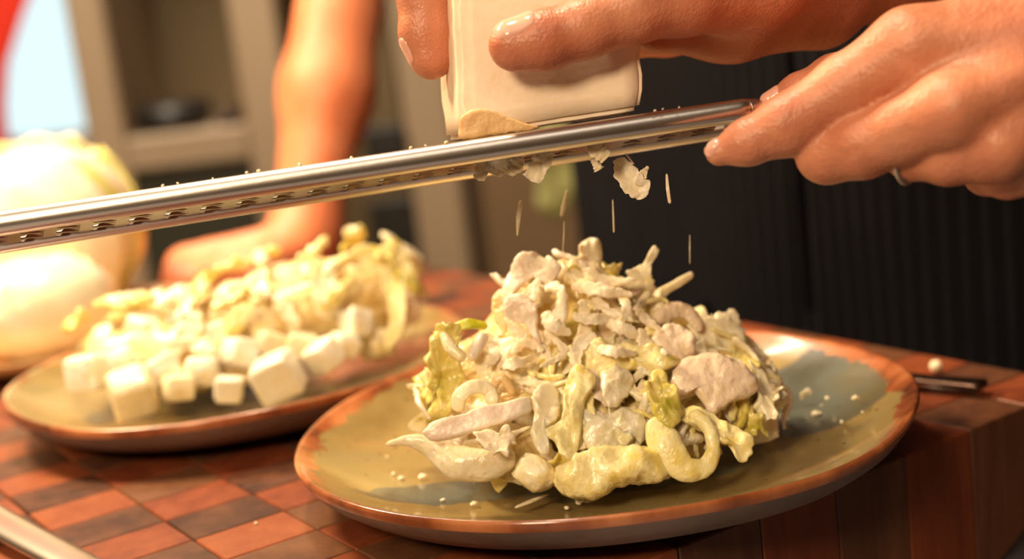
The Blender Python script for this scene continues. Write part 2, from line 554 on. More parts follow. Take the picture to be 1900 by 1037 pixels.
WRED = wood('red_end_grain', srgb(112, 54, 32), srgb(136, 68, 40), srgb(150, 82, 48))
WDRK = wood('brown_end_grain', srgb(66, 40, 30), srgb(98, 60, 42), srgb(118, 76, 50))
TAUPE = plain('taupe_painted_wood', srgb(150, 128, 104), .5, var=.08, scale=3)
BROWNP = plain('brown_panel', srgb(112, 88, 62), .5, var=.15, scale=2)
OLIVE = plain('olive_brown_panel', srgb(98, 80, 52), .6, var=.12, scale=4)
BLACKP = plain('black_plastic', srgb(26, 20, 16), .5)
COUNTER = plain('pale_worktop', srgb(176, 174, 182), .35, var=.05, scale=8)

# ------------------------------------------------------------------ room
boxo('floor', (-2.2, 2.2, -1.6, 3.4, -1.0, -.95), plain('floor_tiles', srgb(90, 74, 60), .5, var=.1, scale=3))['kind'] = 'structure'
boxo('ceiling', (-2.2, 2.2, -1.6, 3.4, 1.6, 1.65), plain('ceiling_paint', srgb(190, 180, 165), .8))['kind'] = 'structure'
WALLM = plain('wall_paint', srgb(128, 106, 82), .8, var=.06, scale=2)
boxo('wall_left', (-2.25, -2.2, -1.6, 3.4, -.95, 1.6), WALLM)['kind'] = 'structure'
boxo('wall_right', (2.2, 2.25, -1.6, 3.4, -.95, 1.6), WALLM)['kind'] = 'structure'
boxo('wall_front', (-2.2, 2.2, -1.65, -1.6, -.95, 1.6), WALLM)['kind'] = 'structure'
# back wall with a window opening
wx0, wx1 = -1.75, -0.86
wz0 = float(W(100, 285, 3.3)[2]); wz1 = 1.25
bm = bmesh.new()
box_bm(bm, -2.2, wx0, 3.4, 3.5, -.95, 1.6); box_bm(bm, wx1, 2.2, 3.4, 3.5, -.95, 1.6)
box_bm(bm, wx0, wx1, 3.4, 3.5, -.95, wz0); box_bm(bm, wx0, wx1, 3.4, 3.5, wz1, 1.6)
me = bpy.data.meshes.new('wall_back'); bm.to_mesh(me); bm.free()
link('wall_back', me, None, [WALLM], False)['kind'] = 'structure'
win = empty('window_1', (wx0, 3.42, wz0)); win['kind'] = 'structure'
WFR = plain('window_frame_paint', srgb(190, 196, 196), .4)
for nm, b in (('window_frame', (wx0, wx0 + .04, 3.39, 3.45, wz0, wz1)), ('window_frame', (wx1 - .04, wx1, 3.39, 3.45, wz0, wz1)),
              ('window_frame', (wx0 + .04, wx1 - .04, 3.39, 3.45, wz0, wz0 + .04)), ('window_frame', (wx0 + .04, wx1 - .04, 3.39, 3.45, wz1 - .04, wz1))):
    boxo(nm, b, WFR, win, .003)
g = NT('window_glass'); g.set(Roughness=.02, Transmission_Weight=1.0, IOR=1.05); g.base((1, 1, 1, 1))
boxo('pane', (wx0 + .04, wx1 - .04, 3.418, 3.424, wz0 + .04, wz1 - .04), g.m, win)

# red curtain gathered beside the window
def curtain():
    V, Fc = [], []
    n, m = 40, 14
    for k in range(m + 1):
        q = k / m; z = wz1 + .1 - q * (wz1 + .1 - (wz0 + .02))
        za, zb_ = W(60, 0, 3.3)[2], W(10, 140, 3.3)[2]
        tt = min(1.8, max(-6, (z - za) / (zb_ - za)))
        xr = W(78, 0, 3.3)[0] - .085 * (tt if tt < 1 else 1 + .3 * (tt - 1)) - (.02 * min(0, tt))
        for s in (0, 1):
            row = []
            for j in range(n + 1):
                x = -2.0 + (xr + 2.0) * j / n
                y = 3.30 + .02 * math.sin(j * 1.4 + .6 * math.sin(k * .4)) + s * .006
                row.append((x, y, z))
            V += row
    w = n + 1
    for k in range(m):
        for j in range(n):
            a = (2 * k) * w + j; b = a + 1; c = (2 * k + 2) * w + j
            Fc.append((a, c, c + 1, b)); a += w; c += w; Fc.append((a, a + 1, c + 1, c))
        for j in (0, n):
            a = (2 * k) * w + j; Fc.append((a, a + w, a + 3 * w, a + 2 * w))
    o = mesh('curtain', V, Fc, None, [plain('red_cloth', srgb(236, 58, 34), .8, bump=.2)], center=True)
    tag(o, 'red curtain hanging beside the bright window at the far left', 'curtain')
curtain()
b0 = boxo('curtain_rod', (-2.05, -.8, 3.25, 3.27, wz1 + .1, wz1 + .12), BLACKP)
tag(b0, 'dark curtain rod above the bright window', 'curtain rod')

# tall taupe display cabinet
def cabinet():
    d = 2.2
    y0 = float(W(330, 200, d)[1]); y1 = y0 + .35
    xa, xb = W(140, 100, d)[0], W(218, 160, d)[0]
    xc, xd = W(440, 120, d)[0], W(528, 120, d)[0]
    zt, zb = W(330, 248, d)[2], W(330, 312, d)[2]
    r = empty('display_cabinet', ((xa + xd) / 2, (y0 + y1) / 2, -.95), 'tall taupe cabinet with an open dark recess behind the cabbage', 'cabinet')
    boxo('post', (xa, xb, y0, y1, -.95, 1.1), TAUPE, r, .006); boxo('post', (xc, xd, y0, y1, -.95, 1.1), TAUPE, r, .006)
    boxo('rail', (xb, xc, y0, y1, zb, zt), TAUPE, r, .004)
    boxo('rail', (xb, xc, y0, y1, 1.04, 1.1), TAUPE, r, .004)
    boxo('back_panel', (xb, xc, y1 - .012, y1, zt, 1.04), OLIVE, r)
    boxo('door', (xb + .002, xc - .002, y0 + .01, y0 + .03, -.93, zb - .003), plain('dark_opening_panel', srgb(40, 36, 22), .6), r, .003)  # near-black panel painted as the dark of the open space below the rail
    boxo('shelf', (xb, xc, y0 + .02, y1 - .012, .62, .64), TAUPE, r)
    zt = float(zt)
    for (pa, pb, ph, lab) in ((238, 352, 198, 'black box on the cabinet shelf, the wider of the two'), (385, 430, 208, 'small dark brown box in the right corner of the cabinet shelf')):
        x0, x1 = W(pa, 230, d)[0], W(pb, 230, d)[0]; zz = W((pa + pb) / 2, ph, d + .05)[2]
        bm = bmesh.new(); box_bm(bm, x0, x1, y0 + .05, y0 + .2, zt + .001, zz, .006, 2)
        me = bpy.data.meshes.new('storage_box'); bm.to_mesh(me); bm.free()
        tag(link('storage_box', me, None, [BLACKP if pa < 300 else plain('dark_brown_plastic', srgb(52, 32, 20), .5)]), lab, 'box')
cabinet()

def cupboard():
    d = 2.4
    y0 = float(W(800, 300, d)[1]); y1 = y0 + .4
    X = lambda p: float(W(p, 430, d)[0])
    r = empty('cupboard', (X(850), (y0 + y1) / 2, -.95), 'tall brown panelled cupboard standing behind the forearm and the dark apron', 'cupboard')
    boxo('carcass', (X(600), X(1500), y0 + .03, y1, -.95, 1.2), plain('dark_brown_carcass', srgb(76, 56, 36), .6, var=.1, scale=3), r)
    boxo('door', (X(610), X(770), y0 + .01, y0 + .03, -.9, 1.15), OLIVE, r, .004)
    boxo('stile', (X(776), X(868), y0 - .01, y0 + .03, -.95, 1.2), TAUPE, r, .008, 2)
    boxo('door', (X(905), X(1240), y0 + .005, y0 + .03, -.9, 1.15), BROWNP, r, .006)
    boxo('door', (X(1246), X(1490), y0 + .005, y0 + .03, -.9, 1.15), BROWNP, r, .006)
    hz = float(W(742, 425, d)[2]); hx = X(742)
    boxo('dark_niche_block', (hx - .05, hx + .03, y0 - .004, y0 + .012, hz - .06, hz + .05), BLACKP, r, .004)  # black block put in for a dark niche in the door
    hz = float(W(733, 262, d)[2])
    boxo('handle', (hx - .04, hx + .03, y0 - .02, y0 + .012, hz - .03, hz + .03), BLACKP, r, .006)  # second black block, put in for the dark spot higher on the door
cupboard()

def towel():
    d = 1.75
    c = W(1035, 330, d)
    P = [W(1048, 150, d), W(1040, 300, d), W(1022, 405, d)]
    v, f = ribbon(P, [.05, .06, .035], .012, n=[0, -1, 0], ruf=.006, rf=2, curl=.08, seg=30, m=20)
    o = mesh('hanging_towel', v, f, None, [plain('yellow_green_cloth', srgb(150, 146, 92), .9, bump=.3)], center=True)
    tag(o, 'pale yellow green towel hanging behind the left edge of the dark apron', 'towel')
towel()

# ------------------------------------------------------------------ worktop and butcher block
A33 = R(33.0)
U = np.array([math.cos(A33), math.sin(A33), 0]); Vv = np.array([math.sin(A33), -math.cos(A33), 0])
BT = .062
def uv(u, v, z=0): return u * U + v * Vv + np.array([0, 0, z])
def uvbox(name, u0, u1, v0, v1, z0, z1, m, bev=.004):
    bm = bmesh.new(); box_bm(bm, u0, u1, -v1, -v0, z0, z1, bev, 2)
    me = bpy.data.meshes.new(name); bm.to_mesh(me); bm.free()
    o = link(name, me, None, [m]); o.rotation_euler = (0, 0, A33)
    return o
# local frame of rotated objects: x = u, y = -v
o = uvbox('worktop', -.9, .53, -1.35, -.1, -BT - .04, -BT, COUNTER)
tag(o, 'pale bluish grey worktop carrying the wooden butcher block', 'worktop')
o = uvbox('base_cabinet', -.88, .49, -1.33, -.14, -.95, -BT - .04, plain('base_cabinet_paint', srgb(70, 60, 52), .6))
tag(o, 'dark base cabinet standing under the pale worktop', 'cabinet')

def butcher_block():
    root = empty('butcher_block', (0, 0, -BT), 'thick end-grain butcher block of checkered red and brown squares under both plates', 'cutting board')
    root.rotation_euler = (0, 0, A33)
    DU, DV = .0375, .0297
    g = .00022
    meshes = {}
    def bmk(kind, mat):
        bm = bmesh.new(); box_bm(bm, -DU / 2 + g, DU / 2 - g, -DV / 2 + g, DV / 2 - g, 0, BT, 0)
        if kind in ('corner', 'near'):     # curved hand grip cut under the right-hand end
            es = [e for e in bm.edges if abs(e.verts[0].co.y - e.verts[1].co.y) < 1e-6 and abs(e.verts[0].co.z - e.verts[1].co.z) < 1e-6]
            bmesh.ops.subdivide_edges(bm, edges=es, cuts=6)
            for v in bm.verts:
                if v.co.z < .001:
                    q = (v.co.x + DU / 2) / DU + (1 if kind == 'corner' else 0)
                    v.co.z = .040 * max(0, (q - .15) / 1.85) ** 1.25
        bmesh.ops.bevel(bm, geom=[e for e in bm.edges if e.calc_face_angle(0) > .6], offset=.0006, segments=1, affect='EDGES')
        me = bpy.data.meshes.new('block'); bm.to_mesh(me); bm.free(); me.materials.append(mat); return me
    for k in range(-3, 9):
        for j in range(0, 21):
            kind = 'corner' if k == 8 and j < 3 else 'near' if k == 7 and j < 3 else 'plain'
            mt = WRED if (k + j) % 2 == 0 else WDRK
            key = (kind, mt.name)
            if key not in meshes: meshes[key] = bmk(kind, mt)
            o = bpy.data.objects.new('block', meshes[key]); sc.collection.objects.link(o); o.parent = root
            u = .168 + DU * (k + .5); v = -.35 - DV * (j + .5)
            o.location = (u, -v, 0)
butcher_block()

# ------------------------------------------------------------------ plates
def plate(name, c, Rp, zs, rimz, spots, label, seed, tilt=0):
    root = empty(name, (c[0], c[1], 0), label, 'plate')
    s = Rp / .12
    prof_top = [(0, .0075), (.03, .0075), (.06, .0078), (.082, .0095), (.098, .0135), (.109, .0182), (.1155, .0222), (.1180, .0238), (.1192, .0242)]
    prof_bot = [(.1200, .0236), (.1202, .0226), (.1190, .0200), (.1150, .0150), (.1080, .0098), (.098, .0062), (.088, .0038), (.078, .0022), (.0765, .0004), (.0735, .0), (.071, .0012), (.05, .0028), (0, .0028)]
    N = 128
    def wob(a, r): return 1 + (r / .12) ** 3 * (.006 * math.sin(2 * a + seed) + .004 * math.sin(3 * a + 2 * seed) + .0025 * math.sin(7 * a + seed))
    def wz(a, r): return (r / .12) ** 4 * (.0007 * math.sin(3 * a + seed) + .0005 * math.sin(5 * a + 2 * seed))
    P = prof_top + prof_bot
    V = []; Fc = []; rows = []
    for r, z in P:
        if r == 0: rows.append([len(V)]); V.append((0, 0, z))
        else:
            rows.append(list(range(len(V), len(V) + N)))
            for i in range(N):
                a = 2 * math.pi * i / N; q = r * s * wob(a, r)
                V.append((q * math.cos(a), q * math.sin(a), z * zs + wz(a, r)))
    mi = []
    for k in range(len(rows) - 1):
        a, b = rows[k], rows[k + 1]
        for i in range(N):
            i2 = (i + 1) % N
            if len(a) == 1: Fc.append((a[0], b[i], b[i2]))
            elif len(b) == 1: Fc.append((a[i], b[0], a[i2]))
            else: Fc.append((a[i], b[i], b[i2], a[i2]))
            mi.append(0 if k < len(prof_top) + 2 else 1)
    # top surface and underside are parts with their own look: glazed face and bisque body
    kt = len(prof_top) + 2
    for nm, sel, mt in (('glazed_face', 0, glaze(name + '_glaze', 0, 0, spots, None)), ('stoneware_body', 1, BISQ)):
        fs = [f for f, m_ in zip(Fc, mi) if m_ == sel]
        used = sorted({i for f in fs for i in f}); mp = {i: n for n, i in enumerate(used)}
        o = mesh(nm, [V[i] for i in used], [tuple(mp[i] for i in f) for f in fs], root, [mt])
    return root

P1 = np.array([.0286, .538]); P2 = np.array([-.1415, .7045])
def loc(c, px, py, z=.009):
    p = Z(px, py, z); return p[0] - c[0], p[1] - c[1]
a1 = loc(P1, 1560, 716); a2 = loc(P1, 880, 905); a3 = loc(P1, 1500, 775); a4 = loc(P1, 1330, 850)
plate('dinner_plate', P1, .12, 1, .024, [(a1[0], a1[1], .040, .026, .3), (a3[0], a3[1], .038, .022, .2), (a2[0], a2[1], .044, .014, .1), (0.01, -.02, .055, .035, .2)],
      'round glazed stoneware plate with brown rim in front, under the tall salad mound', 1.3)
plate('dinner_plate', P2, .1165, 1, .024, [(-.01, -.01, .06, .03, .4)], 'blurred glazed stoneware plate behind at left, holding the diced salad', 4.1)

# ------------------------------------------------------------------ main salad
def Mell(*rz):
    return rz
C0 = W(1130, 800, .545); 
def L(px, py, d, rx, ry, rz): return (W(px, py, d), (rx, ry, rz))
ELL = [L(1105, 765, .548, .052, .048, .032), L(1020, 645, .556, .029, .032, .029), L(1080, 595, .556, .025, .026, .027), L(1145, 655, .556, .032, .028, .027), L(1240, 705, .550, .030, .028, .021),
       L(885, 725, .548, .021, .028, .025), L(1320, 735, .548, .024, .028, .019), L(1200, 800, .522, .036, .024, .019), L(990, 800, .524, .030, .026, .018), L(1370, 775, .540, .014, .022, .012)]
def mound(p):
    d = None
    for c, r in ELL:
        e = sd_ell(p, c, r); d = e if d is None else smin(d, e, .012)
    return smax(d, .0085 - p[:, 2], .003)
def march(o, dr, fn, t0, t1, n=160):
    ts = np.linspace(t0, t1, n); P = (o + ts[:, None] * dr).astype(np.float32)
    d = fn(P); i = np.argmax(d < 0)
    if d[i] < 0: return P[max(0, i - 1)].astype(float), True
    return P[int(np.argmin(d))].astype(float), False
def grad(fn, p, e=.0015):
    Q = np.array([p + s * e * np.eye(3)[i] for i in range(3) for s in (1, -1)], np.float32); d = fn(Q)
    g_ = np.array([d[0] - d[1], d[2] - d[3], d[4] - d[5]]); return g_ / (np.linalg.norm(g_) + 1e-9)
def S(px, py, off=.0, fn=mound, t0=.42, t1=.66):
    """point on the heap under a picture position, lifted by off along the surface normal"""
    dr = W(px, py, 1.0) - CO
    p, hit = march(CO, dr, fn, t0, t1)
    n = grad(fn, p)
    return p + n * off if hit else p
PG = 'pieces tangled in the front salad mound'
def piece(name, vf, mat, label, cat, group=None):
    o = mesh(name, vf[0], vf[1], None, [mat], center=True)
    return tag(o, label, cat, group)
def rb(pts, w, th=.0016, off=.003, n=None, fn=mound, **k):
    P = [S(p[0], p[1], p[2] if len(p) > 2 and p[2] < .2 else off, fn) if len(p) < 3 or p[2] < .2 else W(p[0], p[1], p[2]) for p in pts]
    w = [x * .53 / F for x in np.atleast_1d(w)]
    if n is None:
        mid = P[len(P) // 2]; n = grad(fn, mid) * .6 - fw * .6
    return ribbon(P, w if len(w) > 1 else w[0], th, n=n, **k)

def front_salad():
    # inner tangle nobody could count
    V, Q = nets(lambda p: mound(p) + .0045, (-.07, .44, .004), (.15, .63, .115), .0018)
    V = V.copy()
    for i in range(len(V)):
        v = V[i]; d = .0042 * noise.noise(Vector(v * 70)) + .0022 * noise.noise(Vector(v * 190))
        V[i] = v + (v - C0) / (np.linalg.norm(v - C0) + 1e-6) * d
    V[:, 2] = np.maximum(V[:, 2], .0083)
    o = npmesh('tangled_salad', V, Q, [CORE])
    tag(o, 'dense creamy tangle of dressed leaves filling the inside of the front salad mound', 'salad', kind='stuff')

    D = .0
    # --- pieces that can be told apart, rear/top first
    piece('curled_leaf', pslab([(933,560),(938,525),(953,490),(963,471),(980,466),(996,469),(1010,478),(1021,475),(1042,492),(1034,515),(1012,528),(993,514),(974,525),(960,540),(948,562)], 0, .0022, .0020, n=-fw * .8 - rt * .35 + up * .2, dep=.530, sc_=80), PINKW, 'large pale curled leaf standing at the top left of the front salad', 'salad leaf')
    piece('curled_leaf', pslab([(933,566),(940,549),(965,543),(986,556),(999,566),(996,598),(1006,634),(988,624),(974,602),(954,598),(936,585)], 0, .0022, .0018, n=-fw * .9 + up * .1 - rt * .2, dep=.520, sc_=90), PINKW, 'pale inner leaf folded below the large curled leaf at top left', 'salad leaf')
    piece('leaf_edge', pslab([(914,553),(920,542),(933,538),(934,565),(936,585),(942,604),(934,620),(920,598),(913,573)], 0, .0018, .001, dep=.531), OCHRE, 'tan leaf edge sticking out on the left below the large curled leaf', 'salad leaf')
    piece('crumpled_leaf', pslab([(1048,508),(1058,482),(1072,471),(1074,458),(1085,452),(1110,452),(1118,470),(1118,490),(1128,508),(1150,520),(1158,532),(1135,546),(1088,540),(1052,522)], 0, .005, .0034, dep=.536, sc_=100), CREAM, 'crumpled cream leaf forming the very top knob of the front salad', 'salad leaf')
    piece('crumpled_leaf', rb([(1070, 520, .532), (1110, 530, .530), (1150, 548, .533)], [44, 40, 22], .0024, curl=.2, ruf=.0012, rf=2, en=.2, nz=.001), PINKW, 'pinkish crumpled leaf just below the top knob of the front salad', 'salad leaf')
    piece('pointed_leaf', pslab([(1217,456),(1223,464),(1218,475),(1209,483),(1208,505),(1211,518),(1216,522),(1214,533),(1206,548),(1196,575),(1172,580),(1160,550),(1160,522),(1164,502),(1178,497),(1184,489),(1194,485),(1201,472),(1210,459)], 0, .0024, .0016, n=-fw, dep=.537, edge=.0008), CREAM, 'yellow green leaf with a finger-like tip pointing up at the top right of the mound', 'salad leaf')
    piece('leaf_rib', rb([(1286, 507, .548), (1258, 525, .546), (1225, 546, .543), (1212, 580, .540), (1214, 612, .534)], [11, 17, 22, 26, 24], .0042, nz=.0005, seg=34, ends=.05), CREAM, 'bare curved rib sticking out to the upper right against the dark apron', 'leaf rib')
    piece('arched_leaf', rb([(1215, 600, .533), (1245, 575, .538), (1280, 580, .54), (1300, 615, .538)], [30, 36, 34, 26], .002, curl=-.2, nz=.0008, en=.1), CHK, 'pink arched slice on the right shoulder of the front salad', 'chicken piece')
    piece('clear_slab', pslab([(1278,604),(1298,590),(1322,592),(1345,588),(1350,577),(1364,575),(1373,604),(1384,636),(1366,646),(1322,650),(1288,648)], 0, .0050, .0014, n=-fw + up * .25, dep=.545, edge=.0007), GREYW, 'grey translucent slab jutting out at the right top of the salad', 'salad leaf')
    piece('clear_leaf', rb([(1280, 600, .545), (1320, 592, .545), (1360, 588, .545), (1372, 630, .543)], [16, 20, 24, 26], .0018, en=.5, ruf=.001, rf=7, nz=.0008, seg=34), GREYW, 'ragged grey leaf rim crowning the translucent slab at right', 'salad leaf')
    piece('chicken_slice', pslab([(1205,632),(1225,610),(1255,602),(1282,618),(1290,645),(1278,668),(1250,675),(1222,662)], .0010, .0060, .0013), CHK, 'smaller pink chicken chunk above the big flat slice', 'chicken piece')
    piece('chicken_slice', pslab([(1247,688),(1268,666),(1310,660),(1350,664),(1380,682),(1398,700),(1408,718),(1386,736),(1352,748),(1330,764),(1314,755),(1288,727),(1266,736),(1246,714)], .0030, .0055, .0014, n=-fw + up * .55, sc_=80), CHK, 'big flat pink chicken slice on the right front of the mound', 'chicken piece')
    piece('frilly_leaf', pslab([(1388,676),(1408,687),(1434,709),(1455,713),(1446,725),(1450,738),(1436,752),(1442,778),(1428,786),(1404,778),(1398,765),(1402,745),(1405,730),(1400,712),(1392,695)], 0, .0016, .0032, dep=.520, sc_=130, edge=.001), CREAM, 'frilly pale leaf hanging over the right edge of the salad', 'salad leaf')
    piece('frilly_leaf', pslab([(1350,752),(1385,745),(1400,765),(1419,782),(1424,806),(1411,793),(1399,806),(1380,796),(1366,776)], 0, .0014, .0026, dep=.514, sc_=150, edge=.0012), YGRN, 'small green-tinged frilly leaf touching the plate at the right of the salad', 'salad leaf')
    piece('yellow_leaf', pslab([(1262,752),(1300,756),(1338,775),(1364,789),(1391,808),(1397,834),(1390,848),(1377,858),(1369,846),(1366,832),(1350,826),(1334,822),(1312,800),(1284,792),(1265,778)], 0, .0034, .0026, dep=.497, edge=.0007), YEL, 'bright yellow leaf sloping down to the right front of the salad', 'salad leaf')
    ring = [(1218, 772, .494), (1228, 810, .489), (1246, 845, .486), (1275, 871, .485), (1308, 866, .486), (1324, 836, .488), (1318, 802, .490), (1300, 780, .493), (1280, 765, .496)]
    piece('loop_leaf', rb(ring, [40, 58, 56, 44, 34, 27, 24, 26, 24], .0024, n=-fw, seg=56, m=18, nz=.0007, curl=-.12, ends=.05), YEL, 'smooth cream leaf rib bent into a loop at the front right of the salad', 'leaf rib')
    piece('upright_leaf', pslab([(1192,711),(1206,706),(1210,691),(1232,690),(1243,712),(1255,722),(1263,745),(1262,776),(1244,792),(1229,784),(1214,768),(1203,740)], 0, .003, .0026, dep=.499), YGRN, 'upright yellow green leaf just above the loop-shaped rib', 'salad leaf')
    piece('thick_rib', rb([(1030, 895, .493), (1085, 880, .489), (1160, 862, .487), (1245, 868, .489)], [56, 84, 70, 62], [.010, .014, .011, .012], n=-fw + up * .5, nz=.0030, ns=150, en=.12, fo=.06, seg=36, m=18, ends=.16), YEL, 'thick pale yellow rib lying along the front foot of the salad', 'leaf rib')
    piece('small_knob', chunk(W(992, 878, .494), (.0072, .0062, .0058), .75, .18, 1.8), CREAM, 'small blunt knob left of the thick yellow front rib', 'salad leaf')
    piece('bulbous_rib', rb([(716, 824, .502), (760, 818, .503), (805, 832, .502), (850, 858, .499), (905, 862, .497), (955, 840, .498)], [7, 22, 46, 62, 58, 40], [.0015, .003, .007, .010, .009, .006], n=-fw, nz=.0009, ns=90, seg=44, m=18, ends=.04), GREYW, 'translucent whitish rib with a long pointed tail reaching left onto the plate', 'leaf rib')
    piece('long_strip', pslab([(784,802),(798,786),(815,778),(862,767),(889,755),(943,744),(982,736),(988,750),(984,764),(943,784),(889,800),(822,818),(792,814)], 0, .0042, .0007, n=-fw + up * .3, dep=.497), PINKW, 'long smooth pinkish strip slanting across the lower left of the salad', 'leaf rib')
    piece('arched_rib', rb([(850, 765, .503), (855, 735, .502), (880, 718, .503), (908, 725, .504), (915, 755, .502)], [26, 26, 28, 26, 24], .004, nz=.0005, seg=34, curl=.1), CREAM, 'small arched rib standing above the long pinkish strip', 'leaf rib')
    piece('torn_leaf', pslab([(878,803),(903,797),(924,803),(934,793),(947,800),(958,822),(947,826),(945,845),(927,842),(905,838),(891,822)], 0, .0022, .0016, dep=.486, edge=.0009, sc_=160), SHRED, 'small torn white flake below the long pinkish strip', 'salad leaf')
    piece('frilly_leaf', pslab([(799,612),(815,600),(842,600),(856,622),(850,660),(858,700),(852,742),(832,778),(806,782),(798,760),(810,740),(794,716),(802,690),(789,664),(798,640)], 0, .0024, .0042, n=-fw - rt * .3, dep=.519, sc_=150, edge=.001), YGRN, 'tall frilly yellow green leaf at the far left side of the mound', 'salad leaf')
    piece('green_tip', rb([(840, 612, .523), (870, 602, .522), (905, 606, .524)], [18, 22, 12], .003, curl=.2, nz=.0006), food('fresh_green_leaf', srgb(214, 200, 60), srgb(190, 188, 40), srgb(160, 170, 30)), 'vivid green leaf tip on the upper left shoulder of the salad', 'salad leaf')
    piece('short_rib', rb([(822, 618, .516), (838, 645, .512), (862, 668, .510)], [20, 24, 20], .005, nz=.0006), CREAM, 'left arm of the V-shaped pair of pale ribs at upper left', 'leaf rib')
    piece('short_rib', rb([(900, 622, .516), (885, 645, .512), (872, 668, .510)], [22, 24, 18], .005, nz=.0006), PINKW, 'right arm of the V-shaped pair of pale ribs at upper left', 'leaf rib')
    piece('centre_leaf', pslab([(1044,728),(1058,692),(1080,682),(1105,712),(1088,742),(1080,775),(1074,824),(1062,856),(1040,848),(1031,824),(1015,808),(1014,795),(1036,787),(1045,763)], 0, .0034, .0028, dep=.499, sc_=100), YEL, 'wavy yellow leaf running down the middle front of the salad', 'salad leaf')
    piece('centre_leaf', pslab([(985,742),(1000,718),(1030,716),(1040,745),(1034,780),(1010,800),(1020,840),(1000,842),(985,805),(992,775)], 0, .0026, .0022, dep=.501), GREYW, 'greyish leaf left of the wavy yellow middle leaf', 'salad leaf')
    piece('lumpy_leaf', pslab([(1082,768),(1104,758),(1128,768),(1162,756),(1186,768),(1201,792),(1190,824),(1178,812),(1160,832),(1130,846),(1106,836),(1084,822)], 0, .0050, .0032, dep=.499, sc_=130), GREYW, 'lumpy grey and yellow clump above the thick front rib', 'salad leaf')
    piece('yellow_fold', pslab([(1078,655),(1100,640),(1135,645),(1165,636),(1205,648),(1245,655),(1262,672),(1228,690),(1186,682),(1150,694),(1112,700),(1086,690)], .0022, .0046, .0034, sc_=130), YEL, 'thick yellow fold running across the middle of the salad', 'salad leaf')
    piece('grey_petal', pslab([(1112,690),(1140,682),(1168,686),(1176,709),(1160,738),(1132,756),(1116,730)], .0020, .0030, .0022), GREYW, 'translucent grey petal below the thick yellow fold', 'salad leaf')
    piece('cream_smear', pslab([(878,645),(905,622),(940,628),(985,632),(1002,672),(985,712),(950,724),(912,716),(884,690)], .0010, .0046, .0036, sc_=110), CREAM, 'smooth cream-covered lump on the left middle of the salad', 'salad leaf')
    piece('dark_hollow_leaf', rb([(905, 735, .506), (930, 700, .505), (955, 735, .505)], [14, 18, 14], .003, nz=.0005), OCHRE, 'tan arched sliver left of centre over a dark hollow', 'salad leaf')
    # shaved cheese over the top, told apart only by place
    SH = [((1010, 540), (1000, 575), (985, 610)), ((1045, 560), (1040, 600), (1020, 640), (1010, 690)), ((1075, 575), (1085, 615), (1065, 660)), ((1000, 505), (1020, 540), (1050, 560)), ((1095, 560), (1120, 590), (1165, 620)),
          ((1060, 545), (1110, 560), (1160, 570)), ((1120, 610), (1150, 640), (1195, 655)), ((1100, 640), (1075, 680), (1070, 710)), ((1160, 590), (1190, 610), (1225, 640)), ((960, 600), (975, 640), (960, 690)), ((1030, 640), (1050, 680), (1010, 720)),
          ((1140, 560), (1150, 590), (1140, 630)), ((930, 700), (965, 715), (1000, 690)), ((1060, 600), (1100, 610), (1135, 600)), ((980, 650), (1010, 665), (1030, 700)), ((1180, 640), (1200, 670), (1230, 690)), ((1085, 520), (1120, 540), (1160, 548)),
          ((905, 655), (925, 690), (915, 715)), ((1015, 590), (1030, 620), (1060, 635)), ((1110, 680), (1140, 690), (1180, 680))]
    for i, p in enumerate(SH):
        w = rng.uniform(20, 34); mx, my = p[1]
        pl_ = 'upper crown' if my < 585 else 'left middle' if mx < 1010 else 'right shoulder' if mx > 1115 else 'centre'
        q = [(a, b, .0080 + .0025 * math.sin(j * 2 + i)) for j, (a, b) in enumerate(p)]
        piece('cheese_shaving', rb(q, [w * .5, w * .85, w * .8, w * .3], .0010, en=.3, curl=rng.uniform(-.1, .12), fo=.1, nz=.0004, seg=26, m=14, ends=.06, twist=rng.uniform(-.3, .3)), SHRED, 'white grated cheese shaving lying on the %s of the front salad' % pl_, 'cheese shaving', 'cheese shavings on the %s of the front salad' % pl_)
    # the rest of the tangle, all round the mound
    cen = np.array([.038, .54, .02])
    mats = [CREAM, YEL, CREAM, PINKW, YGRN, GREYW, CREAM, YEL]
    SEC = (('crown', 'small torn dressed leaf among those on the crown of the front salad'), ('left flank', 'small torn dressed leaf among those on the left flank of the front salad'),
           ('right flank', 'small torn dressed leaf among those on the right flank of the front salad'), ('front face', 'small torn dressed leaf among those on the front face of the front salad'),
           ('far side', 'small torn dressed leaf among those on the far side of the front salad'))
    for i in range(240):
        far = i % 6 == 0
        rng.seed(1000 + i)
        az = rng.uniform(.3, 2.84) if far else rng.uniform(3.0, 6.5); el = math.asin(rng.uniform(.0, .98))
        dr = np.array([math.cos(az) * math.cos(el), math.sin(az) * math.cos(el), math.sin(el)])
        p, hit = march(cen + dr * .12, -dr, mound, 0, .12, 120)
        n = grad(mound, p); t = np.cross(n, [rng.gauss(0, 1) for _ in range(3)]); t /= np.linalg.norm(t)
        n2 = n + .42 * np.array([rng.gauss(0, 1) for _ in range(3)]); n2 /= np.linalg.norm(n2)
        t = t - n2 * (t @ n2); t /= np.linalg.norm(t); b = np.cross(n2, t)
        p = p + n * rng.uniform(-.0045, .0002)
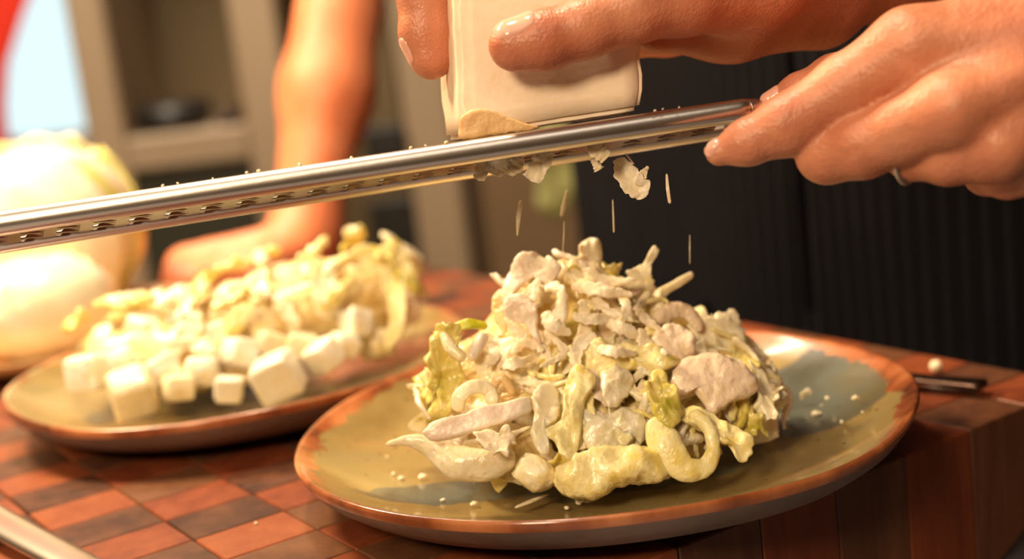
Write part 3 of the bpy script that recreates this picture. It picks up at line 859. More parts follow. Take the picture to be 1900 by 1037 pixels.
        if i % 5 < 3:
            vf = torn(p, t, b, n2, rng.uniform(.0055, .0125), rng.uniform(.0035, .0075), rng.uniform(.0008, .0015))
            cat, nm = 'salad leaf', 'torn_leaf'
        else:
            pts = []
            for q in np.linspace(-1, 1, 4):
                pp = p + t * q * rng.uniform(.008, .015) + b * rng.uniform(-.003, .003)
                g_ = grad(mound, pp); dd = float(mound(np.array([pp], np.float32))[0])
                pp = pp - g_ * dd + g_ * rng.uniform(.0005, .0035); pts.append(pp)
            w = rng.uniform(.0018, .0042)
            vf = ribbon(pts, [w * .6, w, w * .9, w * .4], rng.uniform(.0012, .0024), n=n, curl=rng.uniform(-.1, .2), en=.35, nz=.0007, seg=24, m=12)
            nm = 'cabbage_shred'
        v, f = vf; v = v.copy(); v[:, 2] = np.maximum(v[:, 2], .0088); vf = (v, f)
        c = v.mean(0)
        if (c[0] < .002 and c[2] > .044) or (c[0] > .055 and c[2] > .052): continue      # the heap is hollow beside its crown
        s_ = 4 if far else 0 if c[2] > .052 else 1 if c[0] < .005 else 2 if c[0] > .068 else 3
        lab = SEC[s_][1]
        if nm == 'cabbage_shred': lab = lab.replace('small torn dressed leaf', 'narrow dressed cabbage shred')
        piece(nm, vf, mats[rng.randrange(len(mats))], lab, 'salad leaf' if nm == 'torn_leaf' else 'cabbage shred', ('torn leaves' if nm == 'torn_leaf' else 'shreds') + ' on the %s of the front salad' % SEC[s_][0])
front_salad()

# crumbs and slivers of cheese lying on the front plate
def on_plate(px, py): return Z(px, py, .0095)
CR = [(1498, 745, 20, 'curl'), (1535, 740, 9, 'dot'), (1515, 772, 18, 'flake'), (1588, 742, 14, 'flake'), (1562, 784, 8, 'dot'), (1440, 690, 5, 'dot'), (1524, 752, 4, 'dot'), (1446, 760, 12, 'flake'), (1462, 778, 5, 'dot'),
      (880, 938, 12, 'flake'), (822, 930, 8, 'flake'), (785, 888, 14, 'flake'), (745, 890, 10, 'flake'), (718, 848, 5, 'dot'), (1082, 936, 22, 'flake'), (1052, 944, 10, 'dot'), (730, 880, 7, 'dot'), (1600, 765, 5, 'dot'), (1400, 820, 5, 'dot')]
names = {'curl': 'curled cheese flake', 'dot': 'tiny cheese crumb', 'flake': 'flat cheese flake'}
for i, (px, py, s, k) in enumerate(CR):
    c = on_plate(px, py)
    rr = math.hypot(c[0] - P1[0], c[1] - P1[1])
    if rr > .082: c = Z(px, py, .0105 + max(0, rr - .085) * .45)
    r = s * .5 * .5 / F
    c = c + np.array([0, 0, r * .4])
    if k == 'dot': vf = chunk(c, (r, r, r * .8), .8, .2, 1.5, sub=2)
    elif k == 'curl': vf = ribbon([c + np.array([a, 0, b]) * r for a, b in ((-1, 0), (-.8, 1.3), (.3, 1.8), (.8, .9))], r * 1.1, .0007, n=[0, -1, .2], seg=20, m=10, en=.3)
    else: vf = ribbon([c + np.array([-r * 1.2, -r * .3, 0]), c + np.array([0, 0, r * .5]), c + np.array([r * 1.2, r * .5, 0])], [r, r * 1.6, r], .0009, n=[0, -.3, 1], en=.5, seg=16, m=10)
    side = 'right half of the front plate' if px > 1300 else 'left front of the front plate' if px < 900 else 'front rim side of the front plate'
    piece('cheese_crumb', vf, SHRED, '%s lying on the %s' % (names[k], side), 'cheese crumb', 'cheese crumbs on the ' + side)
piece('cheese_sliver', ribbon([Z(955, 942, .0135), Z(985, 930, .013), Z(1018, 917, .0125)], [.0012, .0022, .0006], .0008, n=[0, -.3, 1], seg=16, m=8), SHRED, 'long thin cheese sliver at the front edge of the plate', 'cheese sliver')
piece('cheese_sliver', ribbon([Z(1595, 745, .012), Z(1612, 738, .0135), Z(1630, 722, .013)], [.0008, .0012, .0006], .0008, n=[0, -.3, 1], seg=16, m=8), SHRED, 'thin curved cheese sliver near the right rim of the front plate', 'cheese sliver')
c = Z(1737, 679, .003); piece('cheese_crumb', chunk(c, (.0028, .0028, .0026), .8, .2, 1.5, sub=2), SHRED, 'round white cheese crumb on the dark board right of the front plate', 'cheese crumb')
c = Z(475, 970, .0006); piece('cheese_crumb', chunk(c, (.0006, .0006, .0005), .8, .2, 1.5, sub=2), SHRED, 'pinpoint crumb on the checkered board left of the front plate', 'cheese crumb')

# ------------------------------------------------------------------ rear salad
B2 = [L(300, 640, .715, .045, .040, .022), L(450, 600, .725, .050, .040, .026), L(590, 570, .735, .046, .038, .032), L(690, 560, .74, .024, .030, .034), L(230, 650, .71, .030, .03, .016), L(400, 690, .69, .04, .02, .014)]
def mound2(p):
    d = None
    for c, r in B2:
        e = sd_ell(p, c, r); d = e if d is None else smin(d, e, .012)
    return smax(d, .0085 - p[:, 2], .003)
def rear_salad():
    lo = np.min([c - np.array(r) for c, r in B2], 0) - .01; hi = np.max([c + np.array(r) for c, r in B2], 0) + .01
    V, Q = nets(lambda p: mound2(p) + .006, lo, hi, .003)
    V = np.array([v + .004 * noise.noise(Vector(v * 60)) for v in V]); V[:, 2] = np.maximum(V[:, 2], .0083)
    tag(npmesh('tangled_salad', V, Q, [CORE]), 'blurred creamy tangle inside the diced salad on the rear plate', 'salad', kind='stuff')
    cubes = [(245, 728, .655, 42), (165, 690, .68, 36), (515, 700, .665, 44), (330, 720, .66, 34), (425, 722, .655, 24), (600, 660, .68, 36), (560, 640, .69, 34), (300, 690, .67, 38), (375, 690, .67, 38), (195, 625, .70, 26), (440, 660, .68, 40), (640, 640, .69, 36),
             (500, 640, .69, 36), (270, 610, .70, 40), (350, 590, .70, 44), (430, 560, .71, 46), (575, 520, .72, 34), (520, 560, .715, 38), (610, 560, .71, 42), (745, 570, .73, 40), (660, 600, .70, 40), (480, 600, .70, 40), (330, 560, .72, 36), (400, 620, .69, 36), (700, 640, .71, 34), (225, 670, .685, 34)]
    for i, (px, py, d, s) in enumerate(cubes):
        r = s * (.98 if i in (0, 1, 2, 4, 19) else .78) * d / F
        pl_ = 'left end' if px < 290 else 'right end' if px > 560 else 'middle'; lab = 'creamy white diced cube at the %s of the rear plate salad' % pl_; gp = 'diced cubes at the %s of the rear salad' % pl_
        if i == 0: lab, gp = 'white cube standing alone at the front left of the rear salad', None
        elif i == 2: lab, gp = 'white cube leaning at the middle front of the rear salad', None
        elif i == 1: lab, gp = 'flat pale cube at the far left end of the rear salad', None
        elif i == 4: lab, gp = 'smallest white crumb-like cube at the front of the rear salad', None
        elif i == 19: lab, gp = 'pinkish chunk at the right end of the rear salad', None
        piece('diced_cube', chunk(W(px, py, d), (r * rng.uniform(.85, 1.1), r * rng.uniform(.85, 1.1), r * rng.uniform(.75, 1.0)), .33 if i < 8 else .45, .10 if i < 8 else .22, 1.3), CHK if i == 19 else (TOFU if i % 3 else CREAM), lab, 'diced cube', gp)
    piece('curled_leaf', ribbon([W(650, 500, .72), W(680, 482, .72), W(715, 495, .72), W(735, 545, .715), W(735, 610, .71), (W(700, 655, .705))], [.012, .016, .015, .010, .007, .006], .003, n=-fw, curl=.2, nz=.001, seg=40, m=16), YEL, 'tall yellow leaf curling over the right end of the rear salad', 'salad leaf')
    cen = np.mean([c for c, r in B2], 0); cen[2] = .01
    for i in range(46):
        c, r = B2[i % len(B2)]
        az = rng.uniform(0, 6.283); el = rng.uniform(.1, 1.3)
        dr = np.array([math.cos(az) * math.cos(el), math.sin(az) * math.cos(el), math.sin(el)])
        p, hit = march(c + dr * .1, -dr, mound2, 0, .1, 100)
        if p[2] < .012: continue
        n = grad(mound2, p); t = np.cross(n, [rng.gauss(0, 1) for _ in range(3)]); t /= np.linalg.norm(t)
        pts = [p + t * q * rng.uniform(.008, .016) + n * rng.uniform(0, .004) for q in (-1, -.3, .4, 1)]
        for q in pts: q[2] = max(q[2], .011)
        w = rng.uniform(.006, .011); pl_ = 'left end' if i % len(B2) in (0, 4) else 'right end' if i % len(B2) in (2, 3) else 'middle'
        piece('cabbage_shred', ribbon(pts, [w * .6, w, w, w * .6], .003, n=n, curl=rng.uniform(-.2, .3), ruf=.001, en=.3, nz=.001, seg=18, m=10), [CREAM, YEL, YEL, CREAM, YGRN][i % 5], 'small dressed leaf shred in the %s of the rear plate salad' % pl_, 'cabbage shred', 'leaf shreds in the %s of the rear salad' % pl_)
rear_salad()

# ------------------------------------------------------------------ grater
def tube(P, r, n=14, seg=None, flat=1.0, nrm=None, ends=.001):
    seg = seg or max(12, len(P) * 8)
    return ribbon(P, 2 * r, 2 * r * flat, n=nrm, seg=seg, m=n, ends=ends)
NR = lambda x, y, d: W(x, y, d)
nearA, nearB = W(-260, 455, .443), W(1335, 211, .461)
farA, farB = W(-260, 492, .502), W(1320, 241, .517)
def grater():
    root = empty('grater', nearA, 'long flat steel grater held slanting across the picture above the salad', 'grater')
    t = (nearB - nearA); lg = np.linalg.norm(t); t = t / lg
    Pn = [nearA + t * lg * q for q in np.linspace(0, 1, 6)]
    cr = farB - nearB
    end = [nearB + t * .0080 + cr * .03, nearB + t * .0125 + cr * .17, nearB + t * .014 + cr * .5, nearB + t * .0125 + cr * .83, nearB + t * .007 + cr * .97]
    tf = (farA - farB); lf = np.linalg.norm(tf); tf /= lf
    Pf = [farB + tf * lf * q for q in np.linspace(0, 1, 6)]
    o = mesh('frame', *ribbon(Pn + end + Pf, .0080, .0076, n=np.cross(t, cr) / np.linalg.norm(cr), seg=130, m=16, ends=.001), None, [STEEL]); put(o, root)
    # rolled inner lip under the near bar
    nn = np.cross(t, cr); nn /= np.linalg.norm(nn)
    if nn[2] < 0: nn = -nn
    # perforated sheet with raised teeth
    NX, NY = 24, 4
    V, Fc = [], []
    a0 = nearA + t * .01; 
    def pt(s, q, h=0):
        a = nearA + (nearB - nearA) * s; b = farA + (farB - farA) * s
        return a + (b - a) * (.03 + .94 * q) + nn * (h - .0012)
    for i in range(NX):
        for j in range(NY):
            s0, s1 = i / NX, (i + 1) / NX; q0, q1 = j / NY, (j + 1) / NY
            base = len(V)
            sq = [(0, 0), (.5, 0), (1, 0), (1, .5), (1, 1), (.5, 1), (0, 1), (0, .5)]
            for a, b in sq: V.append(pt(s0 + (s1 - s0) * a, q0 + (q1 - q0) * b))
            for a, b in sq:
                A = math.atan2(b - .5, a - .5); lift = .0016 * max(0, math.cos(A)) 
                V.append(pt(s0 + (s1 - s0) * (.5 + .17 * math.cos(A)), q0 + (q1 - q0) * (.5 + .25 * math.sin(A)), lift))
            for k in range(8):
                k2 = (k + 1) % 8; Fc.append((base + k, base + k2, base + 8 + k2, base + 8 + k))
    o = mesh('grating_sheet', V, Fc, None, [STEELD], smooth=False)
    so = o.modifiers.new('thick', 'SOLIDIFY'); so.thickness = .0004
    put(o, root)
    # folded seam strip running along the underside beside the near bar
    P = [nearA + (nearB - nearA) * q + cr * .09 - nn * .0028 for q in np.linspace(0, .97, 6)]
    o = mesh('seam_strip', *ribbon(P, .006, .0012, n=nn, seg=40, m=10, ends=.004), None, [STEELD]); put(o, root)
grater()
for i, (px, py, s) in enumerate([(302, 342, 5), (330, 338, 5), (458, 318, 6), (480, 315, 7), (556, 303, 7), (652, 291, 6), (762, 272, 6), (828, 262, 7), (790, 268, 4), (1215, 203, 5), (1230, 200, 4), (1260, 197, 4), (395, 329, 4)]):
    r = s * .5 * .45 / F
    piece('cheese_crumb', chunk(W(px, py + 2, .4535), (r * 1.3, r, r * .8), .8, .2, 1.5, sub=2), SHRED, 'tiny cheese crumb clinging to the top of the grater bar', 'cheese crumb', 'cheese crumbs on the grater')

# ------------------------------------------------------------------ cheese block
def cheese():
    c8 = {}
    fr = [(838, -150, .474), (1212, -150, .470), (1186, 203, .466), (853, 258, .470)]
    bk = [(800, -140, .512), (1180, -150, .510), (1168, 212, .505), (826, 262, .508)]
    root = empty('cheese_block', W(1010, 230, .48), 'cream coloured block of hard cheese gripped by a hand and rubbed on the grater', 'cheese')
    A = np.array([W(*p) for p in fr]); B = np.array([W(*p) for p in bk])
    bm = bmesh.new(); bmesh.ops.create_cube(bm, size=2)
    bmesh.ops.bevel(bm, geom=bm.edges[:], offset=.05, segments=2, affect='EDGES')
    bmesh.ops.subdivide_edges(bm, edges=bm.edges[:], cuts=3, use_grid_fill=True)
    bmesh.ops.triangulate(bm, faces=[f for f in bm.faces if len(f.verts) > 4])
    for _ in range(1):
        bmesh.ops.subdivide_edges(bm, edges=[e for e in bm.edges if e.calc_length() > .2], cuts=2, use_grid_fill=True)
    for v in bm.verts:
        u, w, z = (v.co.x + 1) / 2, (v.co.y + 1) / 2, (v.co.z + 1) / 2    # u left-right, w front-back, z down-up
        f = (A[0] * (1 - u) + A[1] * u) * z + (A[3] * (1 - u) + A[2] * u) * (1 - z)
        b = (B[0] * (1 - u) + B[1] * u) * z + (B[3] * (1 - u) + B[2] * u) * (1 - z)
        p = f * (1 - w) + b * w
        nz = .0007 * fbm(p, 60, 3.1) + .00025 * fbm(p, 420, 1.2)
        if u > .9: p = p + rt * (.0022 * noise.noise(Vector((0, 0, p[2] * 260))) + .001 * noise.noise(Vector((0, 0, p[2] * 700))))
        n = np.array([u - .5, 0, z - .5])
        p = p + (rt * (u - .5) * 2 * nz + up * (z - .5) * nz - fw * (1 if w < .5 else -1) * nz)
        v.co = Vector(p)
    me = bpy.data.meshes.new('body'); bm.to_mesh(me); bm.free()
    put(link('body', me, None, [CHS]), root)
    v, f = pslab([(853, 222), (872, 204), (905, 204), (935, 214), (975, 228), (1000, 238), (930, 250), (856, 258)], 0, .0022, .0003, n=-fw, dep=.4690)
    put(mesh('worn_corner', v, f, None, [food('cheese_rind', srgb(214, 168, 112), srgb(228, 188, 134), coat=0, rough=.5)]), root)
cheese()

# shavings hanging from and falling below the grater
FALL = [
    ([(905, 285, .468), (898, 305, .468), (888, 335, .467)], [16, 26, 14], 'hanging cheese shaving farthest left under the grater, frayed at its end'),
    ([(940, 280, .468), (925, 305, .468), (915, 325, .468)], [26, 34, 18], 'broad cheese shaving hanging under the block, second from the left'),
    ([(965, 290, .467), (955, 310, .467), (945, 325, .467)], [16, 22, 8], 'short cheese shaving hanging in the middle of the cluster under the grater'),
    ([(1022, 275, .465), (1005, 300, .465), (985, 336, .465)], [16, 26, 24], 'long pale cheese shaving hanging slanted left under the grater'),
    ([(1092, 262, .464), (1110, 280, .463), (1126, 294, .463)], [16, 24, 20], 'square-ended cheese shaving sticking out to the right below the bar'),
    ([(1100, 292, .468), (1106, 305, .468), (1112, 316, .468)], [10, 9, 14], 'small forked cheese shaving hanging below the square-ended one'),
    ([(1148, 292, .475), (1160, 320, .474), (1185, 350, .473), (1198, 366, .473)], [14, 30, 34, 10], 'large curved cheese shaving falling against the dark apron'),
    ([(1203, 308, .473), (1192, 325, .473), (1186, 345, .473)], [3, 12, 14], 'pointed flap beside the large falling cheese shaving'),
    ([(1237, 322, .475), (1239, 350, .475), (1243, 378, .475)], [4, 7, 6], 'narrow bright cheese sliver falling to the right of the large shaving'),
    ([(1160, 284, .475), (1168, 294, .475), (1177, 305, .475)], [2, 4, 2], 'hair-thin cheese sliver just under the grater above the large shaving'),
    ([(1137, 370, .50), (1138, 400, .50), (1139, 432, .50)], [2, 3.5, 3], 'thin vertical cheese sliver falling above the top of the salad'),
    ([(967, 372, .50), (962, 405, .50), (960, 438, .50)], [8, 9, 3], 'faint cheese sliver falling at the left below the cheese block'),
    ([(1052, 352, .53), (1046, 385, .53), (1042, 402, .53)], [3, 9, 6], 'faint cheese sliver falling in front of the left edge of the apron'),
    ([(1280, 435, .52), (1280, 460, .52), (1280, 490, .52)], [1.2, 2, 1.2], 'hair-thin cheese sliver falling above the curved bare rib'),
    ([(1047, 410, .52), (1046, 440, .52), (1044, 470, .52)], [1.2, 2, 1.2], 'hair-thin cheese sliver falling left of the top knob of the salad'),
]
for i, (pts, w, lab) in enumerate(FALL):
    P = [W(*p) for p in pts]; w = [x * (1.45 if i < 8 else 1) * P[0][1] / F for x in w]
    piece('falling_shaving', ribbon(P, w, .0007, n=-fw + rt * rng.uniform(-.3, .3), en=.2 if i < 8 else 0, fo=.05, curl=.12, ruf=.0003 if i < 8 else 0, rf=4, seg=24, m=12, ends=.05), SHRED, lab, 'cheese shaving', 'falling cheese shavings')

# ------------------------------------------------------------------ utensils
def handle_utensil(name, pts, ws, th, label, cat, mat=STEEL):
    v, f = ribbon(pts, ws, th, n=[0, 0, 1], seg=50, m=20, ends=.03)
    root = empty(name, pts[0], label, cat)
    put(mesh('handle', v, f, None, [mat]), root)
    return root
c0, c1 = Z(-120, 905, .006), Z(170, 1062, .006)
dr = (c1 - c0)
u_ = handle_utensil('spoon', [c0 - dr * .5, c0, c0 + dr * .5, c1, c1 + dr * .3], [.020, .0180, .0160, .0145, .012], .0050, 'shiny steel spoon handle crossing the bottom left corner of the board', 'spoon')
# bowl of the spoon, out past the left edge of the frame
bc = c0 - dr * .9; V, Fc = ico(3)
V = V * np.array([.016, .026, .005]); ang = math.atan2(dr[1], dr[0]) - math.pi / 2
M = np.array(Matrix.Rotation(ang, 3, 'Z')); V = V @ M.T; V[:, 2] = np.where(V[:, 2] > 0, V[:, 2] * .3 - .0012, V[:, 2]) ; V += bc
put(mesh('bowl', V, Fc, None, [STEEL]), u_)
k0, k1 = Z(1560, 690, .005), Z(1832, 714, .005)
u_ = handle_utensil('table_knife', [k0 + (k0 - k1) * .1, k0, (k0 + k1) / 2, k1], [.009, .010, .010, .012], .0035, 'dull steel knife lying on the board behind the right rim of the front plate', 'knife', STEELD)
kk = k0 + (k0 - k1) * 1.0
v, f = ribbon([k0 + (k0 - k1) * .08, (k0 + kk) / 2, kk], [.012, .014, .005], .0012, n=[0, 0, 1], seg=30, m=12, ends=.1)
put(mesh('blade', v, f, None, [STEELD]), u_)

# ------------------------------------------------------------------ cabbages at the left
def leafball(name, c, r, nleaf, label, mats, seed, ztilt=0, squash=1.0):
    root = empty(name, (c[0], c[1], c[2] - r * squash), label, 'cabbage')
    rg = random.Random(seed)
    V, Fc = ico(4)
    core = V * np.array([1, 1, squash]) * r * .93 + c
    put(mesh('heart', core, Fc, None, [mats[0]]), root)
    for i in range(nleaf):
        az = 6.283 * i / nleaf + rg.uniform(-.3, .3)
        Vn, Fn = [], []
        n, m = 22, 22
        Mx = Matrix.Rotation(az, 3, 'Z') @ Matrix.Rotation(rg.uniform(-.2, .35) + ztilt, 3, 'Y')
        for a in range(n + 1):
            for b in range(m + 1):
                el = -1.35 + 2.3 * a / n; th = (-1 + 2 * b / m) * (1.0 - .25 * max(0, el))
                edge = max(abs(-1 + 2 * b / m), (a / n) ** 2)
                rad = r * (1.0 + .035 * (i % 3) + .03 * edge ** 4 * math.sin(9 * th + 7 * el + i) + .05 * max(0, a / n - .85) + .012 * math.cos(th * 12) * (1 - a / n))
                p = Vector((math.cos(el) * math.cos(th), math.cos(el) * math.sin(th), math.sin(el)))
                p = Mx @ p
                Vn.append((c[0] + p.x * rad, c[1] + p.y * rad, c[2] + p.z * rad * squash))
        for a in range(n):
            for b in range(m):
                k = a * (m + 1) + b; Fn.append((k, k + 1, k + m + 2, k + m + 1))
        o = mesh('leaf', Vn, Fn, None, [mats[1 + i % (len(mats) - 1)]])
        so = o.modifiers.new('thick', 'SOLIDIFY'); so.thickness = .0012
        put(o, root)
WHC = food('white_cabbage_leaf', srgb(244, 232, 196), srgb(252, 244, 222), srgb(244, 234, 180), scale=14, bump=.2, rough=.4)
YGC = food('yellow_green_cabbage_leaf', srgb(226, 212, 96), srgb(216, 204, 84), srgb(240, 230, 160), scale=12, bump=.2, rough=.4)
ca = W(88, 425, .955); leafball('napa_cabbage', ca, .062, 7, 'large pale cabbage with yellow green outer leaves at the far left', [WHC, YGC, YGC, WHC, WHC, WHC, WHC, WHC], 3, 0, 1.0)
cb_ = W(70, 565, .865); leafball('white_cabbage', cb_, .043, 6, 'smaller white cabbage in front of the yellow green one at far left', [WHC, WHC, WHC], 5, 0, float(cb_[2] - .004) / .043)
# shallow dish under the cabbages
def dish():
    c = Z(60, 640, .0); c = (ca * .35 + cb_ * .65); N = 64
    prof = [(0, .003), (.07, .004), (.095, .010), (.105, .016), (.107, .0165), (.107, .015), (.098, .008), (.07, .0), (0, .0)]
    V, rows, Fc = [], [], []
    for r, z in prof:
        if r == 0: rows.append([len(V)]); V.append((0, 0, z))
        else:
            rows.append(list(range(len(V), len(V) + N))); V += [(r * math.cos(6.28318 * i / N), r * math.sin(6.28318 * i / N), z) for i in range(N)]
    for k in range(len(rows) - 1):
        a, b = rows[k], rows[k + 1]
        for i in range(N):
            j = (i + 1) % N
            Fc.append((a[0], b[i], b[j]) if len(a) == 1 else (a[i], b[0], a[j]) if len(b) == 1 else (a[i], b[i], b[j], a[j]))
    o = mesh('wooden_dish', V, Fc, None, [plain('light_wood', srgb(206, 160, 104), .45, var=.15, scale=12)])
    o.location = (c[0], c[1], 0)
    tag(o, 'light tan shallow dish under the two cabbages at the left edge', 'dish')
dish()

# ------------------------------------------------------------------ people
def chain(p, js, k=.003):
    """js: list of (pos, radius); smooth chain of tapered capsules"""
    d = None
    for (a, ra), (b, rb_) in zip(js[:-1], js[1:]):
        e = sd_cone(p, a, b, ra, rb_); d = e if d is None else smin(d, e, k)
    return d
J = lambda x, y, d, rpx: (W(x, y, d), rpx * d / F)

# left hand of the cook (right-hand side of the picture), holding the grater's end
LW = W(2130, 60, .425)
Lthumb = [J(1428, 190, .484, 18), J(1480, 166, .482, 27), J(1545, 142, .478, 38), J(1700, 110, .460, 62), (W(1900, 100, .45), .02)]
Lindex = [J(1334, 283, .437, 25), J(1386, 264, .436, 42), J(1452, 236, .434, 53), J(1470, 228, .434, 55), J(1570, 165, .430, 62), J(1690, 92, .425, 76)]
Lmid = [J(1600, 235, .470, 36), J(1545, 262, .455, 48), J(1535, 283, .435, 56), J(1600, 268, .428, 62), J(1680, 240, .420, 62), J(1762, 205, .412, 70)]
Lring = [J(1750, 262, .462, 36), J(1700, 278, .445, 40), J(1690, 290, .428, 42), J(1760, 292, .420, 50), J(1850, 275, .414, 62)]
Lpink = [J(1850, 300, .452, 34), J(1830, 322, .432, 38), J(1870, 325, .424, 42), J(1960, 300, .418, 56)]
def sd_left(p):
    palm = None
    for js in (Lindex, Lmid, Lring, Lpink):
        e = sd_cone(p, js[-1][0], LW, js[-1][1] * .98, .025); palm = e if palm is None else smin(palm, e, .008)
    palm = smin(palm, sd_cone(p, LW, LW + rt * .05 + up * .004 + fw * .004, .025, .027), .01)
    # tendons over the knuckles
    for js, q in ((Lindex, .6), (Lmid, .6), (Lring, .5)):
        a, r = js[-1]; a = a - fw * r * .72; b = a * .25 + (LW - fw * .022) * .75
        palm = smin(palm, sd_cone(p, a, b, .0042, .0026), .0045)
    f = None
    for js, kk in ((Lthumb, .004), (Lindex, .003), (Lmid, .003), (Lring, .003), (Lpink, .003)):
        e = chain(p, js, kk)
        # creases at the middle joint
        f = e if f is None else smin(f, e, .0009)
    d = smin(f, palm, .0048)
    for a, b in ((W(1368, 236, .424), W(1400, 276, .421)), (W(1500, 150, .418), W(1512, 178, .414)), (W(1534, 205, .418), W(1543, 215, .417)), (W(1622, 262, .402), W(1640, 296, .404)), (W(1660, 266, .398), W(1790, 262, .390))):
        d = smax(d, -sd_cone(p, a, b, .0006, .0006), .0012)
    return d
# right hand of the cook, pinching the cheese
RW = W(1640, -120, .545)
Rthumb = [J(955, 84, .4565, 49), J(1010, 74, .4565, 53), J(1085, 52, .457, 54), J(1170, 20, .460, 60), J(1260, -10, .470, 76), (W(1400, -45, .492), .019)]
Rindex = [J(800, 107, .493, 41), J(790, 60, .494, 47), J(790, -10, .494, 51), J(850, -160, .500, 50), J(1010, -250, .505, 52), J(1230, -240, .515, 60), (W(1420, -170, .525), .018)]
Rmid = [J(880, 40, .530, 42), J(900, -70, .531, 48), J(1040, -150, .535, 50), J(1240, -150, .538, 58), (W(1440, -120, .54), .018)]
Rring = [J(950, 90, .534, 38), J(1010, 40, .538, 44), J(1180, 10, .540, 50), J(1330, -20, .540, 60)]
Rpink = [J(1080, 110, .528, 30), J(1130, 78, .533, 36), J(1240, 60, .535, 42), J(1350, 30, .532, 60)]
def sd_right(p):
    palm = None
    for js in (Rthumb, Rindex, Rmid, Rring, Rpink):
        e = sd_cone(p, js[-1][0], RW, js[-1][1] * .95, .027); palm = e if palm is None else smin(palm, e, .010)
    palm = smin(palm, sd_cone(p, W(1215, 62, .505), W(1350, 28, .508), .0070, .0150), .008)
    palm = smin(palm, sd_cone(p, W(1350, 28, .508), W(1520, 8, .525), .0155, .0160), .010)
    palm = smin(palm, sd_cone(p, W(1520, 0, .53), RW, .014, .024), .010)
    palm = smin(palm, sd_cone(p, RW, RW + rt * .05 + up * .02 + fw * .02, .027, .028), .01)
    f = None
    for js in (Rthumb, Rindex, Rmid, Rring, Rpink):
        e = chain(p, js, .004); f = e if f is None else smin(f, e, .001)
    d = smin(f, palm, .007)
    for a, b in ((W(1250, 95, .487), W(1400, 60, .486)), (W(1330, 108, .492), W(1440, 85, .495)), (W(1130, 62, .446), W(1150, 40, .446))):
        d = smax(d, -sd_cone(p, a, b, .0006, .0004), .0015)
    return d

def nail(sd, base, dirv, nrm, ln, wd, parent):
    """nail plate draped on the finger surface"""
    dirv = dirv / np.linalg.norm(dirv); nrm = nrm - dirv * (nrm @ dirv); nrm /= np.linalg.norm(nrm); side = np.cross(dirv, nrm)
    V, Fc, pts = [], [], []
    n = 12
    for i in range(n + 1):
        for j in range(n + 1):
            a, b = -1 + 2 * i / n, -1 + 2 * j / n
            # square to rounded disc
            x = a * math.sqrt(max(0, 1 - b * b * .35)); y = b * math.sqrt(max(0, 1 - a * a * .35))
            pts.append(base + dirv * x * ln / 2 + side * y * wd / 2 + nrm * .02)
    P = np.array(pts); t = np.zeros(len(P))
    for _ in range(40): 
        d = sd((P - t[:, None] * nrm).astype(np.float32)); t += np.maximum(d, 0) * .8
    t = np.minimum(t, np.median(t) + wd * .28)
    P = P - t[:, None] * nrm
    edge = np.array([max(abs(-1 + 2 * (k // (n + 1)) / n), abs(-1 + 2 * (k % (n + 1)) / n)) for k in range(len(P))])
    top = P + nrm * (.00055 - .0007 * edge[:, None] ** 6); bot = P - nrm * .0006
    V = np.vstack([top, bot]); q = len(P)
    for i in range(n):
        for j in range(n):
            k = i * (n + 1) + j; Fc.append((k, k + n + 1, k + n + 2, k + 1)); Fc.append((q + k, q + k + 1, q + k + n + 2, q + k + n + 1))
    rim = [i for i in range(n)] + [n + (n + 1) * i for i in range(n)] + [n * (n + 1) + n - i for i in range(n)] + [(n + 1) * (n - i) for i in range(n)]
    for a, b in zip(rim, rim[1:] + rim[:1]): Fc.append((a, b, q + b, q + a))
    put(mesh('fingernail', V, Fc, None, [NAIL]), parent)

def bounds(lst, m=.012):
    P = np.array([p for p, r in lst]); r = np.array([r for p, r in lst])[:, None]
    return (P - r).min(0) - m, (P + r).max(0) + m

def join_meshes(parts):
    V = np.vstack([v for v, q in parts]); o = 0; Q = []
    for v, q in parts: Q.append(q + o); o += len(v)
    return V, np.vstack(Q)

def uvz(u, v, z): return uv(u, v) + np.array([0, 0, z])
CLOTH = NT('pinstripe_cloth')
_c = CLOTH.co(); _s = CLOTH.n('ShaderNodeSeparateXYZ'); CLOTH.l(_c, _s.inputs[0])
_w = CLOTH.math('SINE', CLOTH.math('MULTIPLY', CLOTH.math('ADD', CLOTH.math('MULTIPLY', _s.outputs[0], .5446), CLOTH.math('MULTIPLY', _s.outputs[1], -.8387)), 620))
_w = CLOTH.math('MULTIPLY', CLOTH.math('MAXIMUM', CLOTH.math('SUBTRACT', _w, .55), 0), CLOTH.noise(30))
CLOTH.base(CLOTH.ramp(_w, [(0, srgb(13, 12, 16)), (.25, srgb(30, 28, 36))]))
CLOTH.set(Roughness=.95, Specular_IOR_Level=.12); CLOTH.bump(CLOTH.noise(700), .3, .0005)
NAVY = plain('navy_shirt', srgb(30, 38, 58), .85, bump=.3, bscale=80)

